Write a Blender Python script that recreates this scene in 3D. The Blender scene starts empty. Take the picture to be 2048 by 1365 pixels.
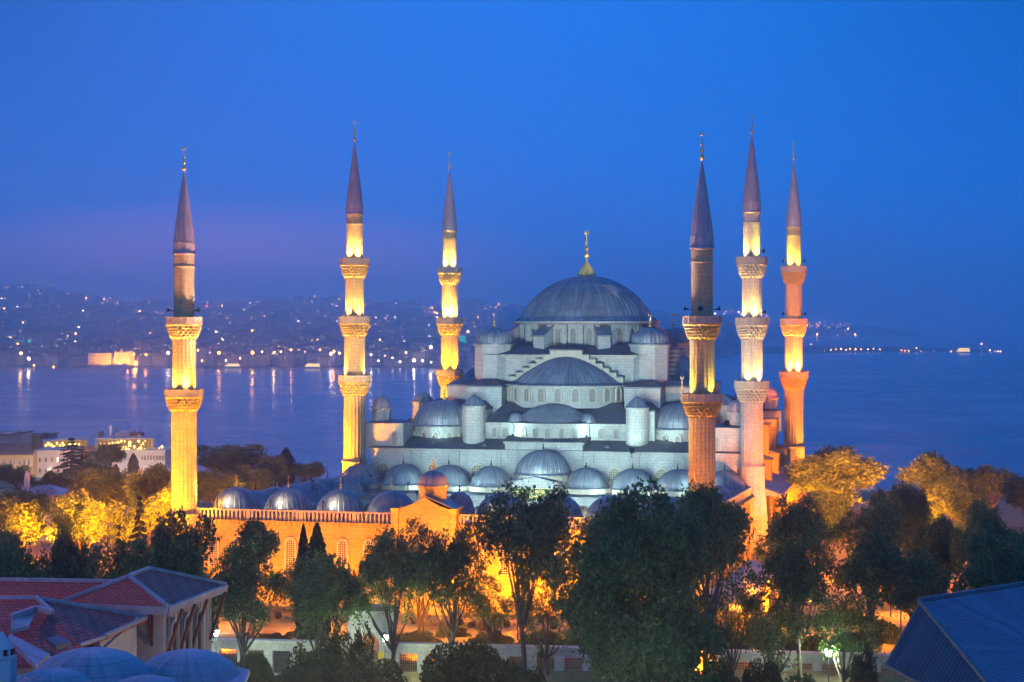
import bpy, math, random
import numpy as np
from mathutils import Vector, Matrix
PI = math.pi
rad = math.radians
scene = bpy.context.scene
COL = scene.collection

# ------------------------------------------------------------------ camera
CAM = np.array([68.5, -353.2, 30.0]); CR = np.array([.97343, .22898, 0]); CF = np.array([-.22898, .97343, 0])
FPX, YH = 3780.0, 630.0
cam_data = bpy.data.cameras.new('camera'); cam = bpy.data.objects.new('camera', cam_data); COL.objects.link(cam)
cam.location = CAM; cam.rotation_euler = (PI/2, 0, math.atan2(.22898, .97343))
cam_data.sensor_width = 36; cam_data.lens = 36*FPX/2048; cam_data.shift_y = (YH-682.5)/2048
cam_data.clip_start = 1; cam_data.clip_end = 60000
scene.camera = cam
scene.view_settings.view_transform = 'Standard'; scene.view_settings.look = 'None'
scene.view_settings.exposure = 0.0; scene.view_settings.gamma = 1
cy = scene.cycles
cy.max_bounces = 8; cy.diffuse_bounces = 2; cy.glossy_bounces = 3; cy.transmission_bounces = 3
cy.volume_bounces = 8; cy.transparent_max_bounces = 6; cy.sample_clamp_indirect = 3.0; cy.sample_clamp_direct = 0
HAZE = 2.9e-4
cy.use_denoising = True; cy.caustics_reflective = False; cy.caustics_refractive = False

# ------------------------------------------------------------------ node helpers
class NT:
    def __init__(s, tree): s.t = tree; s.n = tree.nodes; s.l = tree.links
    def node(s, typ, **kw):
        n = s.n.new(typ)
        for k, v in kw.items():
            if k == 'inp':
                for kk, vv in v.items(): s.set(n.inputs[kk], vv)
            else: setattr(n, k, v)
        return n
    def set(s, sock, v):
        if hasattr(v, 'is_output') or isinstance(v, bpy.types.NodeSocket): s.l.new(v, sock)
        else: sock.default_value = v
    def math(s, op, a, b=0.0, c=0.0, clamp=False):
        n = s.n.new('ShaderNodeMath'); n.operation = op; n.use_clamp = clamp
        s.set(n.inputs[0], a); s.set(n.inputs[1], b); s.set(n.inputs[2], c); return n.outputs[0]
    def vmath(s, op, a, b=(0, 0, 0)):
        n = s.n.new('ShaderNodeVectorMath'); n.operation = op; s.set(n.inputs[0], a); s.set(n.inputs[1], b)
        return n.outputs['Value'] if op in ('LENGTH', 'DOT_PRODUCT', 'DISTANCE') else n.outputs[0]
    def mix(s, f, a, b, mode='MIX'):
        n = s.n.new('ShaderNodeMix'); n.data_type = 'RGBA'; n.blend_type = mode
        s.set(n.inputs[0], f); s.set(n.inputs[6], a); s.set(n.inputs[7], b); return n.outputs[2]
    def ramp(s, f, pts, interp='LINEAR'):
        n = s.n.new('ShaderNodeValToRGB'); s.set(n.inputs[0], f); r = n.color_ramp; r.interpolation = interp
        while len(r.elements) < len(pts): r.elements.new(0.5)
        for e, (p, c) in zip(r.elements, pts): e.position = p; e.color = (*c, 1) if len(c) == 3 else c
        return n.outputs[0]
    def noise(s, vec, scale, detail=3, rough=.55):
        n = s.n.new('ShaderNodeTexNoise'); s.set(n.inputs['Vector'], vec); n.inputs['Scale'].default_value = scale
        n.inputs['Detail'].default_value = detail; n.inputs['Roughness'].default_value = rough; return n.outputs['Fac']
def c4(c): return (*c, 1) if len(c) == 3 else c

# ------------------------------------------------------------------ world: dusk sky
world = bpy.data.worlds.new('World'); scene.world = world; world.use_nodes = True
nt = NT(world.node_tree); nt.n.clear()
out = nt.node('ShaderNodeOutputWorld')
sky = nt.node('ShaderNodeTexSky', sky_type='NISHITA', sun_disc=False, sun_elevation=rad(-4), sun_rotation=rad(193), altitude=100, air_density=1.5, dust_density=1.0, ozone_density=6.0)
bg_sky = nt.node('ShaderNodeBackground', inp={'Color': sky.outputs[0], 'Strength': 0.12})
tc = nt.node('ShaderNodeTexCoord'); D = tc.outputs['Generated']
sep = nt.node('ShaderNodeSeparateXYZ', inp={0: D})
base = nt.ramp(nt.math('ADD', sep.outputs[2], 0.02), [(0.0, (0, .23, 1.0)), (.06, (0, .21, .90)), (.12, (0, .14, .64)), (.185, (0, .075, .36)), (.32, (0, .15, .68)), (.6, (.002, .14, .58)), (1.0, (.002, .13, .52))])
def lobe(direction, vscale, width, power):
    d = nt.vmath('SUBTRACT', D, direction); d = nt.vmath('MULTIPLY', d, (1, 1, vscale)); L = nt.vmath('LENGTH', d)
    t = nt.math('SUBTRACT', 1.0, nt.math('DIVIDE', L, width), clamp=True)
    return nt.math('POWER', t, power)
def vdir(px, py):
    v = CF + CR*(px-1024)/FPX + np.array([0, 0, 1])*(YH-py)/FPX; return tuple(v/np.linalg.norm(v))
glow = lobe(vdir(430, 800), 2.4, .26, 1.4)                       # violet glow of the city in the low eastern air
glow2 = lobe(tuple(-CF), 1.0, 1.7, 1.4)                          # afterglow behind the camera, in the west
east = lobe(tuple((CF+np.array([0, 0, .46]))/np.linalg.norm(CF+np.array([0, 0, .46]))), 1.0, .44, 1.4)   # brighter band added above the frame in the east, lifts haze and sea
pink = lobe(tuple((CF-CR*.20+np.array([0, 0, .50]))/np.linalg.norm(CF-CR*.20+np.array([0, 0, .50]))), 1.0, .26, 1.2)     # rosy lobe added above the frame to tint the sea and haze
c = nt.mix(1.0, base, nt.mix(glow, (0, 0, 0, 1), (4.5, .95, .14, 1)), 'ADD')
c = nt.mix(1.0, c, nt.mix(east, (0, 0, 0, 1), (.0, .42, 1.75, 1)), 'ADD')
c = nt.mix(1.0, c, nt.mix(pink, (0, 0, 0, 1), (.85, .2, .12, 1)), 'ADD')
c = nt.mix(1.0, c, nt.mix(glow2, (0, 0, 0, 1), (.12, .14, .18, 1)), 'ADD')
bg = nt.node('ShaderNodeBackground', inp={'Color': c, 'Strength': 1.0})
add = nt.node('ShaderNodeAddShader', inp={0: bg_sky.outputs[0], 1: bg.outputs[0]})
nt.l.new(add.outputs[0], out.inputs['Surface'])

# ------------------------------------------------------------------ geometry helpers
def ray(px, py): return CF + CR*(px-1024)/FPX + np.array([0, 0, 1.])*(YH-py)/FPX
def at_depth(px, py, dep): return CAM + ray(px, py)*dep
def at_y(px, py, y): d = ray(px, py); return CAM + d*(y-CAM[1])/d[1]
def at_z(px, py, z): d = ray(px, py); return CAM + d*(z-CAM[2])/d[2]
def loc_cam(lat, dep, z): p = CAM + CR*lat + CF*dep; return np.array([p[0], p[1], z])

class MB:
    def __init__(s): s.v = []; s.f = []
    def add(s, verts, faces):
        o = len(s.v); s.v.extend([tuple(map(float, p)) for p in verts]); s.f.extend([tuple(i+o for i in f) for f in faces]); return s
    def box(s, x0, y0, z0, x1, y1, z1):
        return s.hexa([(x0, y0, z0), (x1, y0, z0), (x1, y1, z0), (x0, y1, z0)], [(x0, y0, z1), (x1, y0, z1), (x1, y1, z1), (x0, y1, z1)])
    def hexa(s, b, t):
        n = len(b)
        return s.add(list(b)+list(t), [tuple(reversed(range(n))), tuple(range(n, 2*n))]+[(i, (i+1) % n, n+(i+1) % n, n+i) for i in range(n)])
    def prism(s, poly, z0, z1): return s.hexa([(x, y, z0) for x, y in poly], [(x, y, z1) for x, y in poly])
    def frustum(s, a, z0, b, z1):
        f = lambda r, z: [(r[0], r[1], z), (r[2], r[1], z), (r[2], r[3], z), (r[0], r[3], z)]
        return s.hexa(f(a, z0), f(b, z1))
    def obox(s, c, u, hu, hv, z0, z1):
        """box centred on c (x,y) with horizontal unit direction u, half sizes hu along and hv across"""
        u = np.array(u[:2])/np.hypot(u[0], u[1]); w = np.array([-u[1], u[0]]); c = np.array(c[:2])
        return s.prism([c-u*hu-w*hv, c+u*hu-w*hv, c+u*hu+w*hv, c-u*hu+w*hv], z0, z1)
    def bar(s, p, q, r):
        p = np.array(p, float); q = np.array(q, float); d = q-p; L = np.linalg.norm(d); d /= L
        a = np.cross(d, (0, 0, 1)) if abs(d[2]) < .9 else np.cross(d, (1, 0, 0)); a /= np.linalg.norm(a); b = np.cross(d, a)
        k = [a*r+b*r, -a*r+b*r, -a*r-b*r, a*r-b*r]
        return s.hexa([p+i for i in k], [q+i for i in k])
    def tube(s, pts, radii, n=8):
        pts = [np.array(p, float) for p in pts]; rings = []
        for i, p in enumerate(pts):
            d = pts[min(i+1, len(pts)-1)]-pts[max(i-1, 0)]; d = d/(np.linalg.norm(d)+1e-9)
            a = np.cross(d, (0, 1, 0)) if abs(d[1]) < .9 else np.cross(d, (1, 0, 0)); a /= np.linalg.norm(a); b = np.cross(d, a)
            rings.append([p+(a*math.cos(2*PI*k/n)+b*math.sin(2*PI*k/n))*radii[i] for k in range(n)])
        V = [q for r in rings for q in r]; F = []
        for i in range(len(rings)-1):
            for k in range(n): F.append((i*n+k, i*n+(k+1) % n, (i+1)*n+(k+1) % n, (i+1)*n+k))
        F.append(tuple(reversed(range(n)))); F.append(tuple(range((len(rings)-1)*n, len(rings)*n)))
        return s.add(V, F)
    def lathe(s, prof, angs, mods=None, sx=1, sy=1, c=(0, 0), closed=True, amp=None):
        """prof: (radius, z) from bottom to top; angs: angles; mods: one radius factor per angle (amp: per-profile weight)"""
        n = len(angs); V = []
        for i, (r, z) in enumerate(prof):
            for k, a in enumerate(angs):
                m = 1 if mods is None else 1+(mods[k]-1)*(1 if amp is None else amp[i])
                V.append((c[0]+math.cos(a)*r*m*sx, c[1]+math.sin(a)*r*m*sy, z))
        F = []; kk = n if closed else n-1
        for i in range(len(prof)-1):
            for k in range(kk): F.append((i*n+k, i*n+(k+1) % n, (i+1)*n+(k+1) % n, (i+1)*n+k))
        if closed:
            if prof[0][0] > 1e-4: F.append(tuple(reversed(range(n))))
            if prof[-1][0] > 1e-4: F.append(tuple(range((len(prof)-1)*n, len(prof)*n)))
        return s.add(V, F)
def circ(n, a0=0.0): return [a0+2*PI*k/n for k in range(n)]
def seam_angles(n, a0=0, a1=2*PI, w=.2, e=.02):
    """angles and radius factors of n standing seams of lead"""
    A, M = [], []; st = (a1-a0)/n
    for k in range(n):
        for q, m in ((0, 1), (w*.5, 1+e), (w, 1), (.58, 1)): A.append(a0+st*(k+q)); M.append(m)
    if a1-a0 < 2*PI-.01: A.append(a1); M.append(1)
    return A, M
def gore_angles(n, e=.06, a0=0, a1=2*PI):
    A, M = [], []
    for k in range(n*5): q = k % 5/5; A.append(a0+(a1-a0)*k/(n*5)); M.append(1-e+e*math.sin(PI*q)**.6)
    return A, M
def cap_profile(r, h, z0, n=12, skirt=0.0):
    """spherical cap of half width r and height h"""
    if h >= r: pr = [(r*math.cos(t), z0+h*math.sin(t)) for t in np.linspace(0, PI/2, n+1)]
    else:
        R = (r*r+h*h)/(2*h); t0 = math.asin((R-h)/R); pr = [(R*math.cos(t), z0+R*math.sin(t)-(R-h)) for t in np.linspace(t0, PI/2, n+1)]
    pr[-1] = (0.02, pr[-1][1])
    if skirt: pr = [(r+skirt, z0-.35), (r+skirt, z0-.22), (r+skirt*.35, z0+.05*h)]+[p for p in pr if p[1] > z0+.08*h]
    return pr

WLOC = {}
def link(o, parent=None, loc=(0, 0, 0)):
    COL.objects.link(o); WLOC[o.name] = tuple(map(float, loc))
    if parent is not None:
        o.parent = parent; pl = WLOC[parent.name]; o.location = [loc[i]-pl[i] for i in range(3)]
    else: o.location = loc
    return o
def obj(name, mb, m, parent=None, loc=(0, 0, 0), smooth=False, local=False):
    """local: mesh verts are already relative to loc; otherwise they are world coordinates"""
    me = bpy.data.meshes.new(name); V = mb.v if local else [(x-loc[0], y-loc[1], z-loc[2]) for x, y, z in mb.v]
    me.from_pydata(V, [], mb.f); me.update()
    me.materials.append(m)
    if smooth: me.polygons.foreach_set('use_smooth', [True]*len(me.polygons))
    return link(bpy.data.objects.new(name, me), parent, loc)
def inst(name, mesh, parent=None, loc=(0, 0, 0), rz=0.0, scale=(1, 1, 1)):
    o = bpy.data.objects.new(name, mesh); link(o, parent, loc); o.rotation_euler = (0, 0, rz); o.scale = scale; return o
def tag(o, label=None, cat=None, group=None, kind=None):
    if label: o['label'] = label
    if cat: o['category'] = cat
    if group: o['group'] = group
    if kind: o['kind'] = kind
    return o
def thing(name, label, cat, loc=(0, 0, 0), group=None):
    return tag(link(bpy.data.objects.new(name, None), None, loc), label, cat, group)
def spot(name, loc, target, power, color, size=90, blend=1.0, radius=.15, parent=None):
    d = bpy.data.lights.new(name, 'SPOT'); d.energy = power*1.2; d.color = color; d.spot_size = rad(size); d.spot_blend = blend; d.shadow_soft_size = radius
    o = bpy.data.objects.new(name, d); link(o, parent, loc)
    o.rotation_euler = (Vector(target)-Vector(loc)).to_track_quat('-Z', 'Y').to_euler(); return o
def point(name, loc, power, color, radius=.2, parent=None):
    d = bpy.data.lights.new(name, 'POINT'); d.energy = power; d.color = color; d.shadow_soft_size = radius
    return link(bpy.data.objects.new(name, d), parent, loc)

# ------------------------------------------------------------------ materials
def mat(name):
    m = bpy.data.materials.new(name); m.use_nodes = True; n = NT(m.node_tree); n.n.clear()
    o = n.node('ShaderNodeOutputMaterial'); b = n.node('ShaderNodeBsdfPrincipled'); n.l.new(b.outputs[0], o.inputs[0]); return m, n, b, o
def bump(n, b, h, strength=.3, dist=.05):
    bn = n.node('ShaderNodeBump', inp={'Height': h, 'Strength': strength, 'Distance': dist}); n.l.new(bn.outputs[0], b.inputs['Normal'])
def stone(name, c1, c2, mortar, bw=1.1, bh=.5, round_r=0.0, stain=.5, rough=.85):
    m, n, b, o = mat(name)
    if round_r:
        P = n.node('ShaderNodeTexCoord').outputs['Object']; s = n.node('ShaderNodeSeparateXYZ', inp={0: P})
        u = n.math('MULTIPLY', n.math('ARCTAN2', s.outputs[1], s.outputs[0]), round_r)
    else:
        P = n.node('ShaderNodeNewGeometry').outputs['Position']; s = n.node('ShaderNodeSeparateXYZ', inp={0: P})
        u = n.math('ADD', s.outputs[0], s.outputs[1])
    uv = n.node('ShaderNodeCombineXYZ', inp={0: u, 1: s.outputs[2]})
    br = n.node('ShaderNodeTexBrick', inp={'Vector': uv.outputs[0], 'Color1': c4(c1), 'Color2': c4(c2), 'Mortar': c4(mortar), 'Scale': 1.0, 'Mortar Size': .022, 'Mortar Smooth': .4, 'Bias': -.1, 'Brick Width': bw, 'Row Height': bh})
    n1 = n.noise(P, .22, 5, .65)
    st = n.node('ShaderNodeCombineXYZ', inp={0: n.math('MULTIPLY', u, 1.1), 1: n.math('MULTIPLY', s.outputs[2], .12)})
    n2 = n.noise(st.outputs[0], .8, 4, .6)
    col = n.mix(n.math('MULTIPLY', n.ramp(n1, [(.38, (0, 0, 0)), (.62, (1, 1, 1))]), .35), br.outputs[0], c4(tuple(x*.62 for x in c1)))
    col = n.mix(n.math('MULTIPLY', n.ramp(n2, [(.55, (0, 0, 0)), (.72, (1, 1, 1))]), stain), col, c4(tuple(x*.33 for x in c1)))
    n3 = n.noise(P, 3.0, 3, .6); col = n.mix(.25, col, n.ramp(n3, [(.3, (.2, .2, .2)), (.7, (.9, .9, .9))]), 'OVERLAY')
    n.l.new(col, b.inputs['Base Color']); b.inputs['Roughness'].default_value = rough
    bump(n, b, n.math('ADD', br.outputs['Fac'], n.math('MULTIPLY', n3, -.6)), .35, -.04); return m
def lead(name, c=(.33, .36, .40), rough=.42, metal=.55, var=.35, sheets=44):
    """weathered lead: every strip between two seams has its own tone, streaks run down the slope"""
    m, n, b, o = mat(name); P = n.node('ShaderNodeNewGeometry').outputs['Position']
    s = n.node('ShaderNodeSeparateXYZ', inp={0: n.node('ShaderNodeTexCoord').outputs['Object']}); a = n.math('MULTIPLY', n.math('ARCTAN2', s.outputs[1], s.outputs[0]), sheets/(2*PI))
    row = n.math('FLOOR', n.math('MULTIPLY', s.outputs[2], .55)); wn = n.node('ShaderNodeTexWhiteNoise', noise_dimensions='2D', inp={'Vector': n.node('ShaderNodeCombineXYZ', inp={0: n.math('FLOOR', a), 1: row}).outputs[0]})
    st = n.noise(n.node('ShaderNodeCombineXYZ', inp={0: n.math('MULTIPLY', a, 1.3), 1: n.math('MULTIPLY', s.outputs[2], .25)}).outputs[0], 1.0, 4, .65)
    n1 = n.noise(P, .5, 4, .6); n2 = n.noise(n.vmath('MULTIPLY', P, (1.6, 1.6, .35)), 1.4, 3, .6)
    col = n.mix(n.math('MULTIPLY', n.ramp(n1, [(.35, (0, 0, 0)), (.65, (1, 1, 1))]), var), c4(c), c4(tuple(x*.6 for x in c)))
    col = n.mix(n.math('MULTIPLY', n.ramp(st, [(.45, (0, 0, 0)), (.68, (1, 1, 1))]), var*1.4), col, c4(tuple(min(1, x*1.6) for x in c)))
    col = n.mix(n.math('MULTIPLY', wn.outputs['Value'], .5), col, c4(tuple(x*.5 for x in c)))
    n.l.new(col, b.inputs['Base Color']); b.inputs['Metallic'].default_value = metal
    n.l.new(n.math('ADD', n.math('MULTIPLY', n1, .25), rough-.1), b.inputs['Roughness']); bump(n, b, n.math('ADD', n2, wn.outputs['Value']), .15, .05); return m
def plain(name, c, rough=.7, metal=0.0, nscale=1.5, var=.3, bumpy=.1):
    m, n, b, o = mat(name); P = n.node('ShaderNodeNewGeometry').outputs['Position']; f = n.noise(P, nscale, 4, .6)
    n.l.new(n.mix(n.math('MULTIPLY', n.ramp(f, [(.35, (0, 0, 0)), (.68, (1, 1, 1))]), var), c4(c), c4(tuple(x*.5 for x in c))), b.inputs['Base Color'])
    b.inputs['Roughness'].default_value = rough; b.inputs['Metallic'].default_value = metal; bump(n, b, f, bumpy, .05); return m
def emit(name, c, strength):
    m, n, b, o = mat(name); e = n.node('ShaderNodeEmission', inp={'Color': c4(c), 'Strength': strength}); n.l.new(e.outputs[0], o.inputs[0]); return m
def foliage(name, ca, cb, trans=.35):
    m, n, b, o = mat(name); g = n.node('ShaderNodeNewGeometry'); oi = n.node('ShaderNodeObjectInfo')
    f = n.noise(n.node('ShaderNodeTexCoord').outputs['Object'], .55, 3, .6)
    rnd = n.math('MULTIPLY', n.math('SUBTRACT', g.outputs['Random Per Island'], .5), .5)
    f = n.math('ADD', n.math('ADD', f, rnd), n.math('MULTIPLY', n.math('SUBTRACT', oi.outputs['Random'], .5), .25))
    col = n.ramp(f, [(.28, ca), (.75, cb)])
    n.l.new(col, b.inputs['Base Color']); b.inputs['Roughness'].default_value = .6; b.inputs['Specular IOR Level'].default_value = .3
    t = n.node('ShaderNodeBsdfTranslucent'); n.l.new(n.mix(1.0, col, (1.0, 1.1, .6, 1), 'MULTIPLY'), t.inputs[0])
    mx = n.node('ShaderNodeMixShader', inp={0: trans, 1: b.outputs[0], 2: t.outputs[0]}); n.l.new(mx.outputs[0], o.inputs[0]); return m
def lattice(name, ca, cb, sc=4.5, lit=0.0):
    """pierced stucco window screen: pale tracery round dark glass"""
    m, n, b, o = mat(name); P = n.node('ShaderNodeNewGeometry').outputs['Position']; s = n.node('ShaderNodeSeparateXYZ', inp={0: P})
    u = n.math('ADD', s.outputs[0], s.outputs[1]); a = n.math('SINE', n.math('MULTIPLY', n.math('ADD', u, s.outputs[2]), sc*PI)); c_ = n.math('SINE', n.math('MULTIPLY', n.math('SUBTRACT', u, s.outputs[2]), sc*PI))
    f = n.ramp(n.math('MULTIPLY', a, c_), [(.10, (0, 0, 0)), (.22, (1, 1, 1))])
    n.l.new(n.mix(f, c4(ca), c4(cb)), b.inputs['Base Color']); b.inputs['Roughness'].default_value = .5
    bump(n, b, f, .4, -.05); return m

M = {}
M['stone'] = stone('pale limestone ashlar', (.43, .44, .43), (.35, .36, .36), (.20, .205, .21), stain=.7)
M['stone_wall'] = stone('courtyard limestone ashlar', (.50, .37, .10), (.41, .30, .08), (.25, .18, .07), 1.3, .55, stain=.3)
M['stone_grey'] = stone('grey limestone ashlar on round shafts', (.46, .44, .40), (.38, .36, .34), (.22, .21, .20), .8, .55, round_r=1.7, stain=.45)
M['stone_round'] = stone('amber-lit limestone ashlar on round shafts', (.50, .41, .21), (.42, .35, .18), (.25, .20, .11), .8, .55, round_r=1.7, stain=.3)  # same limestone as the grey one, amber floodlight put into its colour
M['stone_drum'] = stone('limestone ashlar on round drums', (.43, .44, .43), (.35, .36, .36), (.20, .205, .21), 1.1, .5, round_r=12., stain=.8)
M['corbel_grey'] = plain('grey carved corbel stone', (.42, .40, .36), .85, 0, 2.2, .5, .3)
M['corbel'] = plain('carved corbel stone', (.48, .38, .14), .85, 0, 2.2, .5, .3)  # amber-lit copy of the corbel stone, the light is in the colour
M['trim'] = plain('smooth moulded stone', (.50, .46, .37), .8, 0, 1.2, .35, .15)
M['marble'] = stone('grey white marble blocks', (.62, .62, .60), (.52, .53, .53), (.36, .36, .36), 1.5, .7, stain=.35)
M['lead'] = lead('weathered roof lead', (.26, .28, .31), .42, .45, .6)
M['lead_dark'] = lead('dark roof lead', (.13, .145, .17), .5, .4)
M['lead_spire'] = lead('spire lead sheet', (.46, .38, .40), .55, .2)
M['gold'] = plain('gilded copper', (.90, .60, .16), .35, .35, 3, .2, .05)
M['iron'] = plain('dark iron', (.03, .03, .035), .5, .6)
M['lattice'] = lattice('pierced window screen', (.06, .06, .06), (.46, .42, .38))
M['lattice_big'] = lattice('pierced wall window screen', (.05, .045, .04), (.55, .46, .34), 3.4)
M['niche'] = plain('shadowed carved niche stone', (.30, .27, .24), .9)
M['tile'] = None
M['bark'] = plain('bark', (.12, .10, .08), .9, 0, 4, .6, .4)
M['panel'] = plain('dark green inscription ground', (.03, .10, .07), .5, 0, 1.5, .2, 0)
M['gilt'] = plain('gilt lettering', (.80, .62, .14), .4, .35, 2, .1, 0)
M['lead_blue'] = lead('blue grey sheet lead', (.34, .38, .44), .5, .25, .3)
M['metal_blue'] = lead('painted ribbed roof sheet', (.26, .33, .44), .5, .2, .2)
M['metal_shaded'] = lead('shaded ribbed roof sheet', (.13, .17, .19), .5, .2, .3)  # same roof sheet, shade of the turned-away faces put into the colour
M['room_cool'] = emit('dim lit curtained panes', (.6, .6, .7), .30)
# ------------------------------------------------------------------ minarets
SODIUM = (1.0, .27, .002); AMBER = (1.0, .40, .008); WARM = (1.0, .56, .12); COOL = (.62, 1.0, .95); YGREEN = (1.0, .74, .07)
def fixture(loc, aim, parent, s=.3):
    """floodlight housing with a lit lens facing aim"""
    loc = np.array(loc, float); d = np.array(aim, float)-loc; d /= np.linalg.norm(d)
    a = np.cross(d, (0, 0, 1)); a /= np.linalg.norm(a)+1e-9; b = np.cross(d, a)
    q = lambda t, k: [loc+d*t+a*i*k*s+b*j*k*s for i, j in ((-1, -1), (1, -1), (1, 1), (-1, 1))]
    h = MB(); h.hexa(q(-.9*s, .6), q(.2*s, 1)); h.bar(loc-d*.5*s, loc-d*.5*s-np.array([0, 0, s*1.6]), .05)
    o = obj('floodlight', h, M['iron'], parent, tuple(loc))
    return o
def finial(name, r, z0, z1, parent, c, balls=3, m='gold', crescent=True):
    H = z1-z0; mb = MB(); pr = [(r*.30, z0), (r*.24, z0+H*.08)]
    zb = z0+H*.10
    for i in range(balls):
        rb = r*(1-.22*i); hb = H*(.20-.03*i); pr += [(r*.2, zb), (rb*.8, zb+hb*.25), (rb, zb+hb*.5), (rb*.8, zb+hb*.75), (r*.18, zb+hb)]; zb += hb+H*.03
    pr += [(r*.14, zb), (r*.12, z0+H*.86 if crescent else z1-.02), (.01, z0+H*.88 if crescent else z1)]
    mb.lathe(pr, circ(10), c=c)
    if crescent:
        R = r*.75; zc = z0+H*.88+R; t = R*.3; w = CR
        pts = []
        for k in range(13):
            a = rad(-90)+rad(310)*(k/12-.5); pts.append((c[0]+w[0]*math.cos(a)*R, c[1]+w[1]*math.cos(a)*R, zc+math.sin(a)*R))
        mb.tube(pts, [max(.03, t*math.sin(PI*k/12)+.03) for k in range(13)], 6)
    return obj(name, mb, M[m], parent, (c[0], c[1], z0))

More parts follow.
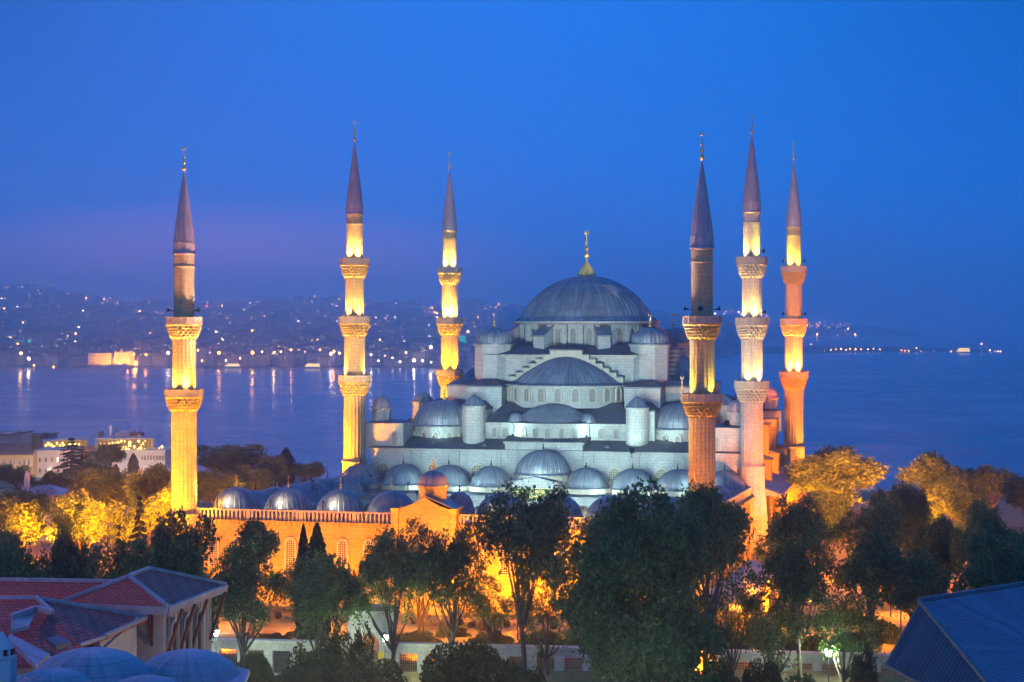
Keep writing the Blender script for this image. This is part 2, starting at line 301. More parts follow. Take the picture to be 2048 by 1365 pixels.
def minaret(label, px, depth, ys, court, lights, flutes=True, spk=(), ms='stone_round', mc='corbel'):
    p = at_depth(px, YH, depth); cx, cyy = p[0], p[1]; zz = lambda y: 30-(y-YH)*depth/FPX
    root = thing('minaret', label, 'minaret', (cx, cyy, -10), 'minarets round the mosque')
    L = (0, 0)
    def part(name, mb, m, z, parent=root, smooth=False): return obj(name, mb, m, parent, (cx, cyy, z), smooth, local=True)
    tip, st, sb = zz(ys['tip']), zz(ys['st']), zz(ys['sb'])
    if court: bal = [zz(ys['b1']), zz(ys['b2'])]; rr = [2.64, 2.5]; rs = [1.77, 1.63, 1.44]; rh, chh = 1.15, 1.95
    else: bal = [zz(ys['b1']), zz(ys['b2']), zz(ys['b3'])]; rr = [2.87, 2.76, 2.6]; rs = [1.93, 1.83, 1.66, 1.46]; rh, chh = 1.38, 2.3
    ring = zz(ys['ring'])
    # plinth
    mb = MB(); n = 12; r0 = rs[0]*1.12
    mb.lathe([(r0*1.25, 0), (r0*1.25, ring+2), (r0*1.04, ring+6.5), (r0, ring+10)], circ(n, PI/n))
    mb.lathe([(r0*1.08, ring+10), (r0*1.1, ring+10.15), (r0*1.02, ring+10.4)], circ(n*2))
    part('plinth', mb, M[ms], -10)
    fl_ang, fl_mod = [], []
    for k in range(20):
        for q, m_ in ((0, 1.0), (.3, .955), (.7, .955)): fl_ang.append(2*PI*(k+q)/20); fl_mod.append(m_)
    lo = ring+.4
    tocam = math.atan2(CAM[1]-cyy, CAM[0]-cx)
    for i, rad_s in enumerate(rs):
        hi = bal[i]-rh-chh if i < len(bal) else sb
        mb = MB()
        if i <= len(bal)-1 and flutes: mb.lathe([(rad_s*1.02, 0), (rad_s*1.02, .25), (rad_s, .3), (rad_s*.985, hi-lo)], fl_ang, fl_mod, amp=[0, 0, 1, 1])
        else: mb.lathe([(rad_s*1.03, 0), (rad_s*1.03, .3), (rad_s, .35), (rad_s*.985, hi-lo)], circ(24))
        if i == len(rs)-1:  # frieze below the spire
            h = hi-lo
            mb.lathe([(rad_s*1.0, h-2.0), (rad_s*1.05, h-1.95), (rad_s*1.05, h-1.75), (rad_s*1.0, h-1.7)], circ(24))
        part('shaft', mb, M[ms], lo)
        if i < len(bal):
            zt = bal[i]; zr = zt-rh; zb = zr-chh; R = rr[i]
            mb = MB(); nt_ = 5; N = 20
            rads = [rad_s+(R*.97-rad_s)*(q_/nt_)**.62 for q_ in range(nt_+1)]
            for t in range(nt_):
                za, zb2 = chh*t/nt_, chh*(t+1)/nt_; ang, md = [], []
                for k in range(N):
                    off = .5*(t % 2)
                    for q, m_ in ((0, 1.0), (.3, .86), (.5, .80), (.7, .86)): ang.append(2*PI*(k+q+off)/N); md.append(m_)
                r1, r2 = rads[t], rads[t+1]
                mb.lathe([(r1*.97, za), (r1*1.03, za+.12*(zb2-za)), (r2*1.0, za+.78*(zb2-za)), (r2*1.0, zb2)], ang, md, amp=[.0, 1, .75, 0])
            mb.lathe([(R*.98, chh), (R*1.02, chh+.06), (R*1.02, chh+.2), (R*.97, chh+.24)], circ(16, PI/16))
            b = part('balcony', mb, M[mc], zb)
            rl = MB(); S = 16; z0 = .24
            for k in range(S):
                a0, a1 = 2*PI*(k+.5)/S, 2*PI*(k+1.5)/S; p0 = np.array([math.cos(a0), math.sin(a0)])*R; p1 = np.array([math.cos(a1), math.sin(a1)])*R
                d = (p1-p0)/np.linalg.norm(p1-p0)
                rl.obox(p0, p0, .09, .09, 0, rh-z0+.1)
                mid = (p0+p1)/2; hl = np.linalg.norm(p1-p0)/2-.06
                rl.obox(mid, d, hl, .07, rh-z0-.14, rh-z0); rl.obox(mid, d, hl, .07, 0, .12)
                rl.obox(mid, d, hl, .035, rh*.44, rh*.44+.10); rl.obox(mid, d, hl, .035, rh*.22, rh*.22+.08); rl.obox(mid, d, hl, .035, rh*.64, rh*.64+.08)
                for q in range(1, 6): rl.obox(p0+(p1-p0)*q/6, d, .045, .05, .12, rh-z0-.14)
            obj('railing', rl, M['trim'], b, (cx, cyy, zr+z0), local=True)
            lo = zr+.24
            # uplights on the balcony
            for (da, pw, colr) in lights.get(i+1, ()):
                a = tocam+rad(da); lp = np.array([cx+math.cos(a)*(R-.42), cyy+math.sin(a)*(R-.42), zt-.62])
                tg = (cx+math.cos(a)*1.2, cyy+math.sin(a)*1.2, zt+7.5)
                fixture(lp, tg, b, .17)
                spot('shaft uplight', tuple(lp+np.array([0, 0, .25])), tg, pw*.9, colr, 86, 1.0, .12)
            for da in spk if i == len(bal)-1 or (i == 1) else ():
                a = tocam+rad(da); q = np.array([math.cos(a), math.sin(a)]); c0 = np.array([cx, cyy])+q*rs[i+1]; c1 = c0+q*.9
                sp = MB(); sp.bar((c0[0], c0[1], zt+.9), (c0[0]+q[0]*.5, c0[1]+q[1]*.5, zt+.9), .05)
                sp.tube([(c0[0]+q[0]*.35, c0[1]+q[1]*.35, zt+.9), (c0[0]+q[0]*.6, c0[1]+q[1]*.6, zt+.95), (c1[0], c1[1], zt+1.0)], [.1, .14, .36], 10)
                obj('loudspeaker', sp, M['iron'], b, (c0[0], c0[1], zt+.9))
    # spire
    re = rs[-1]*1.07; h = st-sb; A, Mo = seam_angles(12, e=.03); mb = MB()
    mb.lathe([(re*1.02, 0), (re*1.02, .12), (re*.97, .2), (re*.955, h*.12), (re*.84, h*.27), (re*.69, h*.42), (re*.53, h*.58), (re*.37, h*.74), (re*.19, h*.9), (.1, h)], A, Mo)
    for k in range(1, 8): q = h*k/8; rk = np.interp(q, [0, h*.12, h*.42, h], [re*.97, re*.955, re*.69, .1]); mb.lathe([(rk*1.005, q-.05), (rk*1.03, q), (rk*.995, q+.05)], circ(24))
    mb.lathe([(re*.96, -.22), (re*1.07, -.16), (re*1.07, 0.0), (re*.9, .02)], circ(24))
    sp = part('spire', mb, M['lead_spire'], sb)
    finial('finial', .34, st-.2, tip, sp, (cx, cyy), 3)
    return (cx, cyy)
W = lambda k: [(-42, k, WARM), (30, k, WARM), (95, k*.7, WARM), (-110, k*.6, WARM)]
PA = minaret('left minaret with two balconies glowing amber, beside the lead-domed courtyard corner', 368, 262.7,
    dict(tip=293, st=346, sb=507, b2=635, b1=779, ring=1030), True, {1: [(-55, 5200, YGREEN), (10, 7000, WARM), (70, 4000, AMBER)]}, spk=(-80, 60))
PB = minaret('nearest minaret with two balconies, grey upper shaft and orange foot above dark trees', 1404, 246.3,
    dict(tip=263, st=325, sb=496, b2=633, b1=787.7, ring=1040), True, {1: [(-60, 5000, YGREEN), (50, 3200, YGREEN)]}, spk=(-90, -5, 90))
PC = minaret('minaret with three balconies and golden foot at the hall corner above the blue portico domes', 709, 336.3,
    dict(tip=240.8, st=286.4, sb=428, b3=517, b2=633, b1=751, ring=925), False, {1: [(-70, 9000, WARM), (75, 9000, WARM)], 2: W(8000), 3: [(-40, 12000, WARM), (25, 12000, WARM), (100, 6000, WARM)]})
PD = minaret('tallest minaret with three balconies and pale grey foot, the middle of the three grouped together', 1503.5, 319.9,
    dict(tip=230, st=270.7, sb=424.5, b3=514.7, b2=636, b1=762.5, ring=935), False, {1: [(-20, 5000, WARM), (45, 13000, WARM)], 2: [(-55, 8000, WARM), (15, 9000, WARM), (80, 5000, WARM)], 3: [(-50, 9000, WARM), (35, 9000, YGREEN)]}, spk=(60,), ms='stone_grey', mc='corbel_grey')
PE = minaret('smaller far minaret lit bright yellow behind the left side of the great dome', 899.3, 399.2,
    dict(tip=304, st=342, sb=461, b3=535.5, b2=637, b1=739.6, ring=900), False, {1: [(-30, 22000, AMBER), (35, 24000, AMBER)], 2: [(-40, 22000, WARM), (10, 26000, WARM), (70, 9000, WARM)], 3: [(-40, 17000, WARM), (30, 17000, WARM)]})
PF = minaret('rightmost far minaret with orange lower shaft beside the lit treetops and open sea', 1587.5, 382.7,
    dict(tip=283, st=324.7, sb=454, b3=532.7, b2=637.7, b1=743.5, ring=895), False, {1: [(-30, 11000, WARM), (30, 20000, WARM)], 3: [(-35, 15000, YGREEN), (40, 7000, YGREEN)]}, spk=(-60, 70))

# ------------------------------------------------------------------ prayer hall
def arch_pts(w, h, n=7, pointed=.25):
    """outline of an arched opening, width w, height h, base centre at origin: (x,z) from lower left over the top to lower right"""
    r = w/2; hs = h-r*(1+pointed); P = [(-r, 0)]
    for k in range(n*2+1): a = PI-PI*k/(n*2); P.append((r*math.cos(a), hs+r*(1+pointed)*math.sin(a)**(.9)))
    P.append((r, 0)); return P
WIN = {}
def window_meshes(w, h, fr=.22, dep=.25, m='lattice'):
    key = (w, h, fr, m)
    if key in WIN: return WIN[key]
    a = arch_pts(w, h); b = arch_pts(w+2*fr, h+fr); f = MB(); n = len(a)
    V = [(x, -dep, z) for x, z in b]+[(x, -dep, z) for x, z in a]+[(x, 0.05, z) for x, z in b]+[(x, 0.05, z) for x, z in a]; F = []
    for i in range(n-1): F += [(i, i+1, n+i+1, n+i), (2*n+i, 2*n+i+1, i+1, i), (n+i, n+i+1, 3*n+i+1, 3*n+i)]
    F += [(0, n, 3*n, 2*n), (n-1, 3*n-1, 4*n-1, 2*n-1)]
    f.add(V, F); f.box(-w/2-fr-.06, -dep-.05, -.16, w/2+fr+.06, .05, -.002)
    g = MB(); g.add([(x, -.06, z) for x, z in a]+[(x, .05, z) for x, z in a], [tuple(reversed(range(n)))]+[(i, i+1, n+i+1, n+i) for i in range(n-1)])
    res = []
    for nm, mb, mm in (('window', f, M['trim']), ('screen', g, M[m])):
        me = bpy.data.meshes.new(nm); me.from_pydata(mb.v, [], mb.f); me.update(); me.materials.append(mm); res.append(me)
    WIN[key] = res; return res
def window(parent, p, ang, w, h, fr=.22, m='lattice'):
    """p: base centre on the wall face; ang: direction the window faces (0 = towards -y)"""
    a, b = window_meshes(w, h, fr, m=m); o = inst('window', a, parent, p, ang)
    s = bpy.data.objects.new('screen', b); COL.objects.link(s); s.parent = o; return o

hall = thing('mosque', 'great grey stone mosque with a cascade of lead domes among six minarets', 'mosque', (0, 0, -10))
def hp(name, mb, m, c=(0, 0, 0), smooth=False, local=False, parent=None): return obj(name, mb, M[m], parent or hall, c, smooth, local)
def rot(k, x, y): return [(x, y), (-y, x), (-x, -y), (y, -x)][k]
def rbox(mb, k, x0, y0, z0, x1, y1, z1):
    a, b = rot(k, x0, y0), rot(k, x1, y1); mb.box(min(a[0], b[0]), min(a[1], b[1]), z0, max(a[0], b[0]), max(a[1], b[1]), z1)
def rpoly(k, pts): return [rot(k, *p) for p in pts]
def rfrus(mb, k, a, z0, b, z1):
    f = lambda r: [rot(k, r[0], r[1]), rot(k, r[2], r[1]), rot(k, r[2], r[3]), rot(k, r[0], r[3])]
    mb.hexa([(*p, z0) for p in f(a)], [(*p, z1) for p in f(b)])
# lower walls
mb = MB(); mb.box(-33, -32, -10, 33, 32, 6.35); mb.box(-33.25, -32.25, 6.05, 33.25, 32.25, 6.42); mb.box(-8.2, -32.3, -6, 5.6, -29, 7.72); mb.box(-8.45, -32.55, 7.45, 5.85, -29, 7.8)
for x in (-25.5, -16.8, -9.3, 7.2, 15.2, 23.0): mb.box(x-.3, -32.28, -6, x+.3, -32, 6.05)
wall = hp('hall_wall', mb, 'stone')
mb = MB(); mb.frustum((-33.5, -32.5, 33.5, 32.5), 6.42, (-26.5, -26.8, 26.5, 26.8), 8.2)
mb.hexa([(-8.7, -32.8, 7.8), (6.1, -32.8, 7.8), (6.1, -27, 7.8), (-8.7, -27, 7.8)], [(-8.7, -32.8, 7.95), (6.1, -32.8, 7.95), (6.1, -27, 8.75), (-8.7, -27, 8.75)])
for x in (-12.2, 9.6, 27.5): mb.lathe([(.5, 6.9), (.55, 7.0), (.45, 7.35), (.02, 7.6)], circ(8), c=(x, -31.2))
hp('terrace_roof', mb, 'lead_dark')
for x in (-30.5, -21.2, -13.2): window(wall, (x, -32.02, 1.4), 0, 2.2, 2.3, .35, 'lattice_big')
for x in (11.2, 19.3, 27.4, 30.4): window(wall, (x, -32.02, 1.2), 0, 2.2, 2.3, .35, 'lattice_big')
# arms with their slanting lead roofs, exedra walls
ARM = []
for k in range(4):
    top = 10.9 if k in (0, 2) else 12.6
    mb = MB(); rbox(mb, k, -12.8, -27.5, 6.3, 12.8, -13, top)
    if k == 0:
        A = [PI+PI*q/16 for q in range(17)]; poly = [(-1+7.0*math.cos(a), -27.4+2.3*math.sin(a)) for a in A]
        mb.prism(poly, 6.3, top+.02); mb.prism([(-1+7.25*math.cos(a), -27.4+2.55*math.sin(a)) for a in A], top-.25, top+.08)
    rbox(mb, k, -13.05, -27.72, top-.3, 13.05, -13, top+.0)
    ARM.append(hp('exedra_wall', mb, 'stone'))
    mb = MB(); rfrus(mb, k, (-13.4, -28.1, 13.4, -13), top+.01, (-10.5, -21.5, 10.5, -13), top+3.4)
    if k == 0: mb.hexa([(-1+7.5*math.cos(a), -27.9+2.75*math.sin(a), top+.09) for a in A], [(-1+7.3*math.cos(a), -27.5+2.4*math.sin(a)*.3, top+.55) for a in A])
    hp('arm_roof', mb, 'lead_dark')
    if k == 0:
        A2, M2 = seam_angles(26, PI, 2*PI); mb = MB()
        mb.lathe([(r, z) for r, z in cap_profile(6.6, 3.3, top+.12, 8)], A2, M2, sy=.72, c=(-1, -25.3), closed=False); hp('exedra_dome', mb, 'lead')
        for sx in (-7.4, 5.6): mb = MB(); mb.lathe(cap_profile(1.5, 1.6, top+.2, 5), circ(12), c=(sx, -27.4)); hp('exedra_dome', mb, 'lead')
for x, an in ((-6.6, -.75), (-4.1, -.35), (-1.2, -.02), (1.9, .35), (4.5, .75)):
    a = -PI/2+an*.95; window(ARM[0], (-1+7.0*math.cos(a), -27.42+2.3*math.sin(a), 8.35), an*.55, .85, 1.75, .15)
for x in (-11.3, -9.2, 7.9, 10.6): window(ARM[0], (x, -27.52, 8.35), 0, .85, 1.75, .15)
for y in (-10, -6, -2, 2, 6, 10): window(ARM[1], (27.52, y, 8.6), PI/2, .85, 2.0, .15)
# semi-domes on window bands
for k in range(4):
    a0 = [PI, -PI/2, 0, PI/2][k]; c = rot(k, -.3 if k == 0 else 0, -16.6); sxy = (1, .78) if k in (0, 2) else (.78, 1)
    A = [a0+PI*q/22 for q in range(23)]
    mb = MB(); mb.lathe([(10.9, 13.4), (10.9, 17.05), (11.15, 17.15), (11.15, 17.4)], A, c=c, sx=sxy[0], sy=sxy[1], closed=False)
    band = hp('window_band', mb, 'stone_drum', (c[0], c[1], 13.4))
    A2, M2 = seam_angles(40, a0, a0+PI, w=.3, e=.016); mb = MB()
    mb.lathe([(11.6, 17.25), (11.6, 17.4), (9.9, 17.75), (9.5, 18.0), (8.8, 18.65), (7.9, 19.35), (6.8, 20.1), (5.5, 20.9), (4.1, 21.65), (2.7, 22.25), (1.3, 22.65), (.02, 22.8)], A2, M2, c=c, sx=sxy[0], sy=sxy[1], closed=False); hp('semi_dome', mb, 'lead', (c[0], c[1], 17.4))
    if k in (0, 1):
        for q in range(11):
            t = a0+PI*(q+.5)/11+(0 if k else .0); px_, py_ = c[0]+10.93*sxy[0]*math.cos(t), c[1]+10.93*sxy[1]*math.sin(t)
            nx, ny = math.cos(t)/sxy[0], math.sin(t)/sxy[1]; window(band, (px_, py_, 14.55), math.atan2(ny, nx)+PI/2, 1.15, 2.35, .22)
    # stepped arch behind the semi-dome
    xs = [(3.0, 23.5)]; prof = [(3.0, 23.5)]
    for q in range(1, 7): prof += [(3.0+1.25*(q-1), 23.5-.80*q), (3.0+1.25*q, 23.5-.80*q)]
    prof += [(prof[-1][0], 16.5)]
    pl = [(x, z) for x, z in prof]; pl = [(-x, z) for x, z in reversed(pl)]+pl
    def pr(y0, y1, grow=0.0, mbx=None, top=True):
        n = len(pl); f = [(*rot(k, x-.3, y0), z+grow) for x, z in pl]; b = [(*rot(k, x-.3, y1), z+grow) for x, z in pl]
        mbx.add(f+b, [tuple(range(n)), tuple(reversed(range(n, 2*n)))]+[(i, (i+1) % n, n+(i+1) % n, n+i) for i in range(n)])
    mb = MB(); pr(-18.2, -14.0, 0, mb); hp('stepped_arch', mb, 'trim')
    mb = MB()
    for i in range(len(prof)-1):
        (xa, za), (xb, zb) = prof[i], prof[i+1]
        if abs(za-zb) < .01:
            for sg in (-1, 1): rbox(mb, k, min(sg*xa, sg*xb)-.3-.1, -18.35, za+.004, max(sg*xa, sg*xb)-.3+.1, -14.3, za+.22)
    rbox(mb, k, -3.4, -18.35, 23.504, 2.8, -14.3, 23.72); hp('arch_coping', mb, 'lead_dark')
    # buttress piers stepping down beside the semi-dome
    for sg in (-1, 1):
        mb = MB(); cp = MB()
        xa, xb = sorted((sg*11.2, sg*17.6)); rbox(mb, k, xa, -22.6, 6.3, xb, -14, 16.9); rbox(cp, k, xa-.25, -22.9, 16.904, xb+.25, -14, 17.2)
        rfrus(cp, k, (xa-.25, -22.9, xb+.25, -17), 17.204, (xa+1.5, -19.5, xb-1.5, -17.2), 18.2)
        xa, xb = sorted((sg*12.9, sg*17.3)); rbox(mb, k, xa, -27.3, 6.3, xb, -22.6, 13.1); rbox(cp, k, xa-.2, -27.55, 13.104, xb+.2, -22.7, 13.35); rfrus(cp, k, (xa-.2, -27.55, xb+.2, -22.7), 13.354, (xa+1.2, -24.5, xb-1.2, -22.8), 14.6)
        bo = hp('buttress', mb, 'stone'); hp('buttress_cap', cp, 'lead_dark', parent=bo)
# central block, drum and great dome
mb = MB(); mb.box(-14, -14, 13, 14, 14, 22.6); mb.box(-14.5, -17.4, 22.3, 13.9, 14.5, 22.75); mb.box(-13.6, -16.9, 16.5, 13.2, -14, 22.3)
hp('central_wall', mb, 'stone')
mb = MB(); mb.frustum((-15.2, -18.2, 14.6, 15.2), 22.76, (-13.4, -13.4, 13.4, 13.4), 24.3); hp('central_roof', mb, 'lead_dark')
mb = MB(); mb.lathe([(12.9, 23.4), (12.9, 28.3)], circ(56)); mb.lathe([(13.0, 28.2), (13.7, 28.35), (14.1, 28.55), (14.1, 28.8), (12.5, 28.82)], circ(56))
for q in range(28):
    t = 2*PI*(q+.5)/28; mb.obox((math.cos(t)*13.15, math.sin(t)*13.15), (math.cos(t), math.sin(t)), .45, .42, 23.6, 28.2)
drum = hp('drum', mb, 'stone_drum', (0, 0, 23.4))
for q in range(28):
    t = 2*PI*q/28
    if math.sin(t) < .35: window(drum, (12.92*math.cos(t), 12.92*math.sin(t), 24.55), t+PI/2, 1.15, 2.95, .2)
for q in range(8):
    mb = MB(); cp = MB(); t = PI/8+q*PI/4; u = np.array([math.cos(t), math.sin(t)]); w = np.array([-u[1], u[0]])
    pt = lambda r, s_, z: (*(u*r+w*s_), z)
    mb.hexa([pt(12.5, -1.15, 23.3), pt(16.0, -1.15, 23.3), pt(16.0, 1.15, 23.3), pt(12.5, 1.15, 23.3)], [pt(12.5, -1.15, 28.15), pt(16.0, -1.15, 26.2), pt(16.0, 1.15, 26.2), pt(12.5, 1.15, 28.15)])
    cp.hexa([pt(12.5, -1.4, 28.17), pt(16.4, -1.4, 26.0), pt(16.4, 1.4, 26.0), pt(12.5, 1.4, 28.17)], [pt(12.5, -1.4, 28.4), pt(16.4, -1.4, 26.25), pt(16.4, 1.4, 26.25), pt(12.5, 1.4, 28.4)])
    bo = hp('drum_buttress', mb, 'stone'); hp('buttress_cap', cp, 'lead', parent=bo)
A, Mo = seam_angles(68, w=.3, e=.014); mb = MB(); mb.lathe(cap_profile(12.55, 8.5, 28.95, 20, .9), A, Mo)
for q, (r_, z_) in enumerate(cap_profile(12.55, 8.5, 28.95, 20)):
    if q in (3, 7, 11, 15): mb.lathe([(r_*1.006+.02, z_-.06), (r_*1.008+.05, z_), (r_*1.0, z_+.08)], circ(96))
dome = hp('main_dome', mb, 'lead', (0, 0, 28.8))
A, Mo = gore_angles(16, .12); mb = MB(); mb.lathe([(1.85, 37.1), (1.9, 37.3), (1.7, 37.7), (1.4, 38.3), (1.05, 38.9), (.6, 39.5), (.3, 40.0), (.2, 40.2)], A, Mo); hp('finial_base', mb, 'gold', (0, 0, 37.1), parent=dome)
finial('finial', .55, 40.1, 46.0, dome, (0, 0), 5)
# octagonal weight turrets with ribbed caps
for sx, sy in ((-1, -1), (1, -1), (1, 1), (-1, 1)):
    cx_, cy_ = 14.5*sx, 14.6*sy
    mb = MB(); mb.lathe([(3.65, 0), (3.65, 11.3), (3.85, 11.4), (3.85, 11.7), (3.3, 11.72)], circ(8, PI/8)); mb.box(-.35, -3.5, 4.0, .35, -3.3, 6.0)
    tw = obj('weight_turret', mb, M['stone'], hall, (cx_, cy_, 12.9), local=True)
    A, Mo = gore_angles(24, .05); mb = MB(); mb.lathe([(3.95, -.1), (3.95, .06), (3.45, .2), (3.42, .8)]+[(3.42*math.cos(t), .8+2.2*math.sin(t)) for t in np.linspace(.12, 1.55, 8)], A, Mo, amp=[0, 0, .5]+[1]*9)
    obj('cap_dome', mb, M['lead'], tw, (cx_, cy_, 24.65), local=True)
    finial('finial', .34, 27.5, 30.1, tw, (cx_, cy_), 2)
# corner domes
for sx, sy in ((-1, -1), (1, -1), (1, 1), (-1, 1)):
    cx_, cy_ = 21.4*sx-(0 if sx > 0 else .6), 22*sy
    mb = MB(); mb.lathe([(5.55, 0), (5.55, 3.0), (5.75, 3.05), (5.75, 3.2)], circ(16, PI/16)); dr = obj('corner_drum', mb, M['stone_drum'], hall, (cx_, cy_, 6.8), local=True)
    A, Mo = seam_angles(36, e=.012); mb = MB(); mb.lathe([(6.1, -.1), (6.1, .05), (5.6, .3)]+[(5.55*math.cos(t)**.85, .3+4.2*math.sin(t)) for t in np.linspace(.08, 1.56, 10)], A, Mo)
    obj('corner_dome', mb, M['lead'], dr, (cx_, cy_, 10.0), local=True)
    finial('finial', .38, 14.3, 19.3 if sx > 0 else 17.2, dr, (cx_, cy_), 4)
    if sy < 0:
        for q in range(7):
            t = -PI/2+(q-3)*PI/7.5; window(dr, (cx_+5.56*math.cos(t), cy_+5.56*math.sin(t), 7.1), t+PI/2, .8, 1.9, .3)
# round stair turrets
for x, y in ((-14.9, -28), (14.4, -28), (28, -14.9), (28, 14.9), (-28, -14.9), (-28, 14.9)):
    mb = MB(); mb.lathe([(2.0, 0), (2.0, 7.1), (2.15, 7.15), (2.15, 7.4), (1.9, 7.42)], circ(24)); tt = obj('stair_turret', mb, M['stone_grey'], hall, (x, y, 6.4), smooth=False, local=True)
    A, Mo = gore_angles(14, .07); mb = MB(); mb.lathe([(2.25, -.05), (2.25, .08), (1.85, .35), (1.4, .95), (.85, 1.5), (.4, 1.75), (.05, 2.1)], A, Mo); obj('cap_dome', mb, M['lead'], tt, (x, y, 13.85), local=True)
# corner blocks with little cupolas, side galleries
for sx, sy in ((-1, -1), (1, -1), (1, 1), (-1, 1)):
    mb = MB(); x0, x1 = sorted((sx*27.0, sx*34.0)); y0, y1 = sorted((sy*25.5, sy*31.5)); mb.box(x0, y0, 6.3, x1, y1, 10.6); mb.box(x0-.15, y0-.15, 10.4, x1+.15, y1+.15, 10.75)
    xc, yc = sx*31.8, sy*28.8; mb.lathe([(1.75, 10.7), (1.75, 13.0), (1.95, 13.1), (1.95, 13.3), (1.5, 13.32)], circ(8, PI/8), c=(xc, yc))
    cb = hp('corner_block', mb, 'stone', (xc, yc, 6.3))
    if sy < 0: window(cb, (sx*28.6, sy*31.52, 6.9), 0, .8, 2.3, .12)
    mb = MB(); mb.frustum((x0-.25, y0-.25, x1+.25, y1+.25), 10.754, (x0+1.5, y0+1.5, x1-1.5, y1-1.5), 11.2); hp('block_roof', mb, 'lead_dark', parent=cb)
    A, Mo = gore_angles(14, .06); mb = MB(); mb.lathe([(2.05, 13.25), (2.05, 13.4), (1.75, 13.6), (1.6, 14.3), (1.15, 14.95), (.6, 15.3), (.05, 15.45)], A, Mo, c=(xc, yc)); hp('cupola', mb, 'lead_spire', (xc, yc, 13.3), parent=cb)
for sx in (-1, 1):
    for y in (-15, 0, 15):
        mb = MB(); cp = MB(); x0, x1 = sorted((sx*30.5, sx*36.4)); mb.box(x0, y-1.6, -10, x1, y+1.6, 4.2); x0, x1 = sorted((sx*29.0, sx*34.6)); mb.box(x0, y-1.6, 4.2, x1, y+1.6, 9.6)
        cp.box(x0-.2, y-1.8, 9.604, x1+.2, y+1.8, 9.9); cq = MB(); x0, x1 = sorted((sx*34.6, sx*36.7)); cq.hexa([(x0, y-1.8, 4.204), (x1, y-1.8, 4.204), (x1, y+1.8, 4.204), (x0, y+1.8, 4.204)], [(x0, y-1.8, 5.0), (x1, y-1.8, 4.4), (x1, y+1.8, 4.4), (x0, y+1.8, 5.0)] if sx > 0 else [(x0, y-1.8, 4.4), (x1, y-1.8, 5.0), (x1, y+1.8, 5.0), (x0, y+1.8, 4.4)])
        bo = hp('side_buttress', mb, 'stone_wall'); hp('buttress_cap', cq, 'lead_dark', parent=bo); hp('buttress_cap', cp, 'lead_dark', parent=bo)
    # two-storey side gallery
    mb = MB(); g = MB()
    for y in np.arange(-27, 27.1, 3.6):
        x0, x1 = sorted((sx*38.2, sx*38.8)); mb.box(x0, y-.35, -10, x1, y+.35, -2.2)
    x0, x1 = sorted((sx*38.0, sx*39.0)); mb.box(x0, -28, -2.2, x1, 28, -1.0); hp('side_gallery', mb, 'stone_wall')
    g.hexa([(sx*33.0, -28.3, -1.0), (sx*39.6, -28.3, -1.0), (sx*39.6, 28.3, -1.0), (sx*33.0, 28.3, -1.0)], [(sx*33.0, -28.3, 1.6), (sx*39.6, -28.3, -.8), (sx*39.6, 28.3, -.8), (sx*33.0, 28.3, 1.6)]); hp('gallery_roof', g, 'lead_spire')
for y in (-22, -18, -10, -6, 6, 10, 18, 22): window(wall, (33.02, y, -6+6.5), PI/2, 1.3, 3.0, .25, 'lattice_big')

# ------------------------------------------------------------------ arcaded courtyard
court = thing('courtyard', 'arcaded courtyard with a row of small lead domes behind an orange floodlit wall', 'courtyard', (0, -75, -10))
def cpart(name, mb, m, c=(0, 0, 0), parent=None, local=False): return obj(name, mb, M[m], parent or court, c, local=local)
YF = -107.9
fall = lambda y: -2.1*(y+107.9)/72.0             # the arcade steps down a little towards the hall
mb = MB(); mb.box(-34.3, YF, -10, 34.3, YF+1, 1.55)
for x in np.arange(-34, 34.1, .85): mb.box(x-.2, YF-.22, 1.15, x+.2, YF, 1.55)
mb.box(-34.3, YF-.35, 1.553, 34.3, YF+1.0, 1.75)
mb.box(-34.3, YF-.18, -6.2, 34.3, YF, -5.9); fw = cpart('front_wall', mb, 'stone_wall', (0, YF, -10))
def balustrade(p0, p1, z0, z1):
    mb = MB(); p0 = np.array(p0, float); p1 = np.array(p1, float); L = np.linalg.norm(p1[:2]-p0[:2]); u = (p1-p0)/L; n = int(L/.58)
    for k in range(n+1):
        q = p0+u*(k*L/n); mb.obox(q, u, .13 if k % 13 else .3, .14, q[2], q[2]+z1-z0)
    a, b = p0+np.array([0, 0, z1-z0]), p1+np.array([0, 0, z1-z0]); w = np.array([-u[1], u[0], 0])*.22
    mb.hexa([a-w, b-w, b+w, a+w], [a-w+(0, 0, .22), b-w+(0, 0, .22), b+w+(0, 0, .22), a+w+(0, 0, .22)]); return mb
cpart('balustrade', balustrade((-34.2, YF+.1, 1.75), (-4.8, YF+.1, 1.75), 1.75, 3.0), 'trim'); cpart('balustrade', balustrade((3.6, YF+.1, 1.75), (34.2, YF+.1, 1.75), 1.75, 3.0), 'trim')
for x in list(np.arange(-31.6, -6, 3.75))+list(np.arange(6.2, 33, 3.75)): window(fw, (x, YF-.02, -4.6), 0, 1.15, 3.9, .28, 'lattice_big')
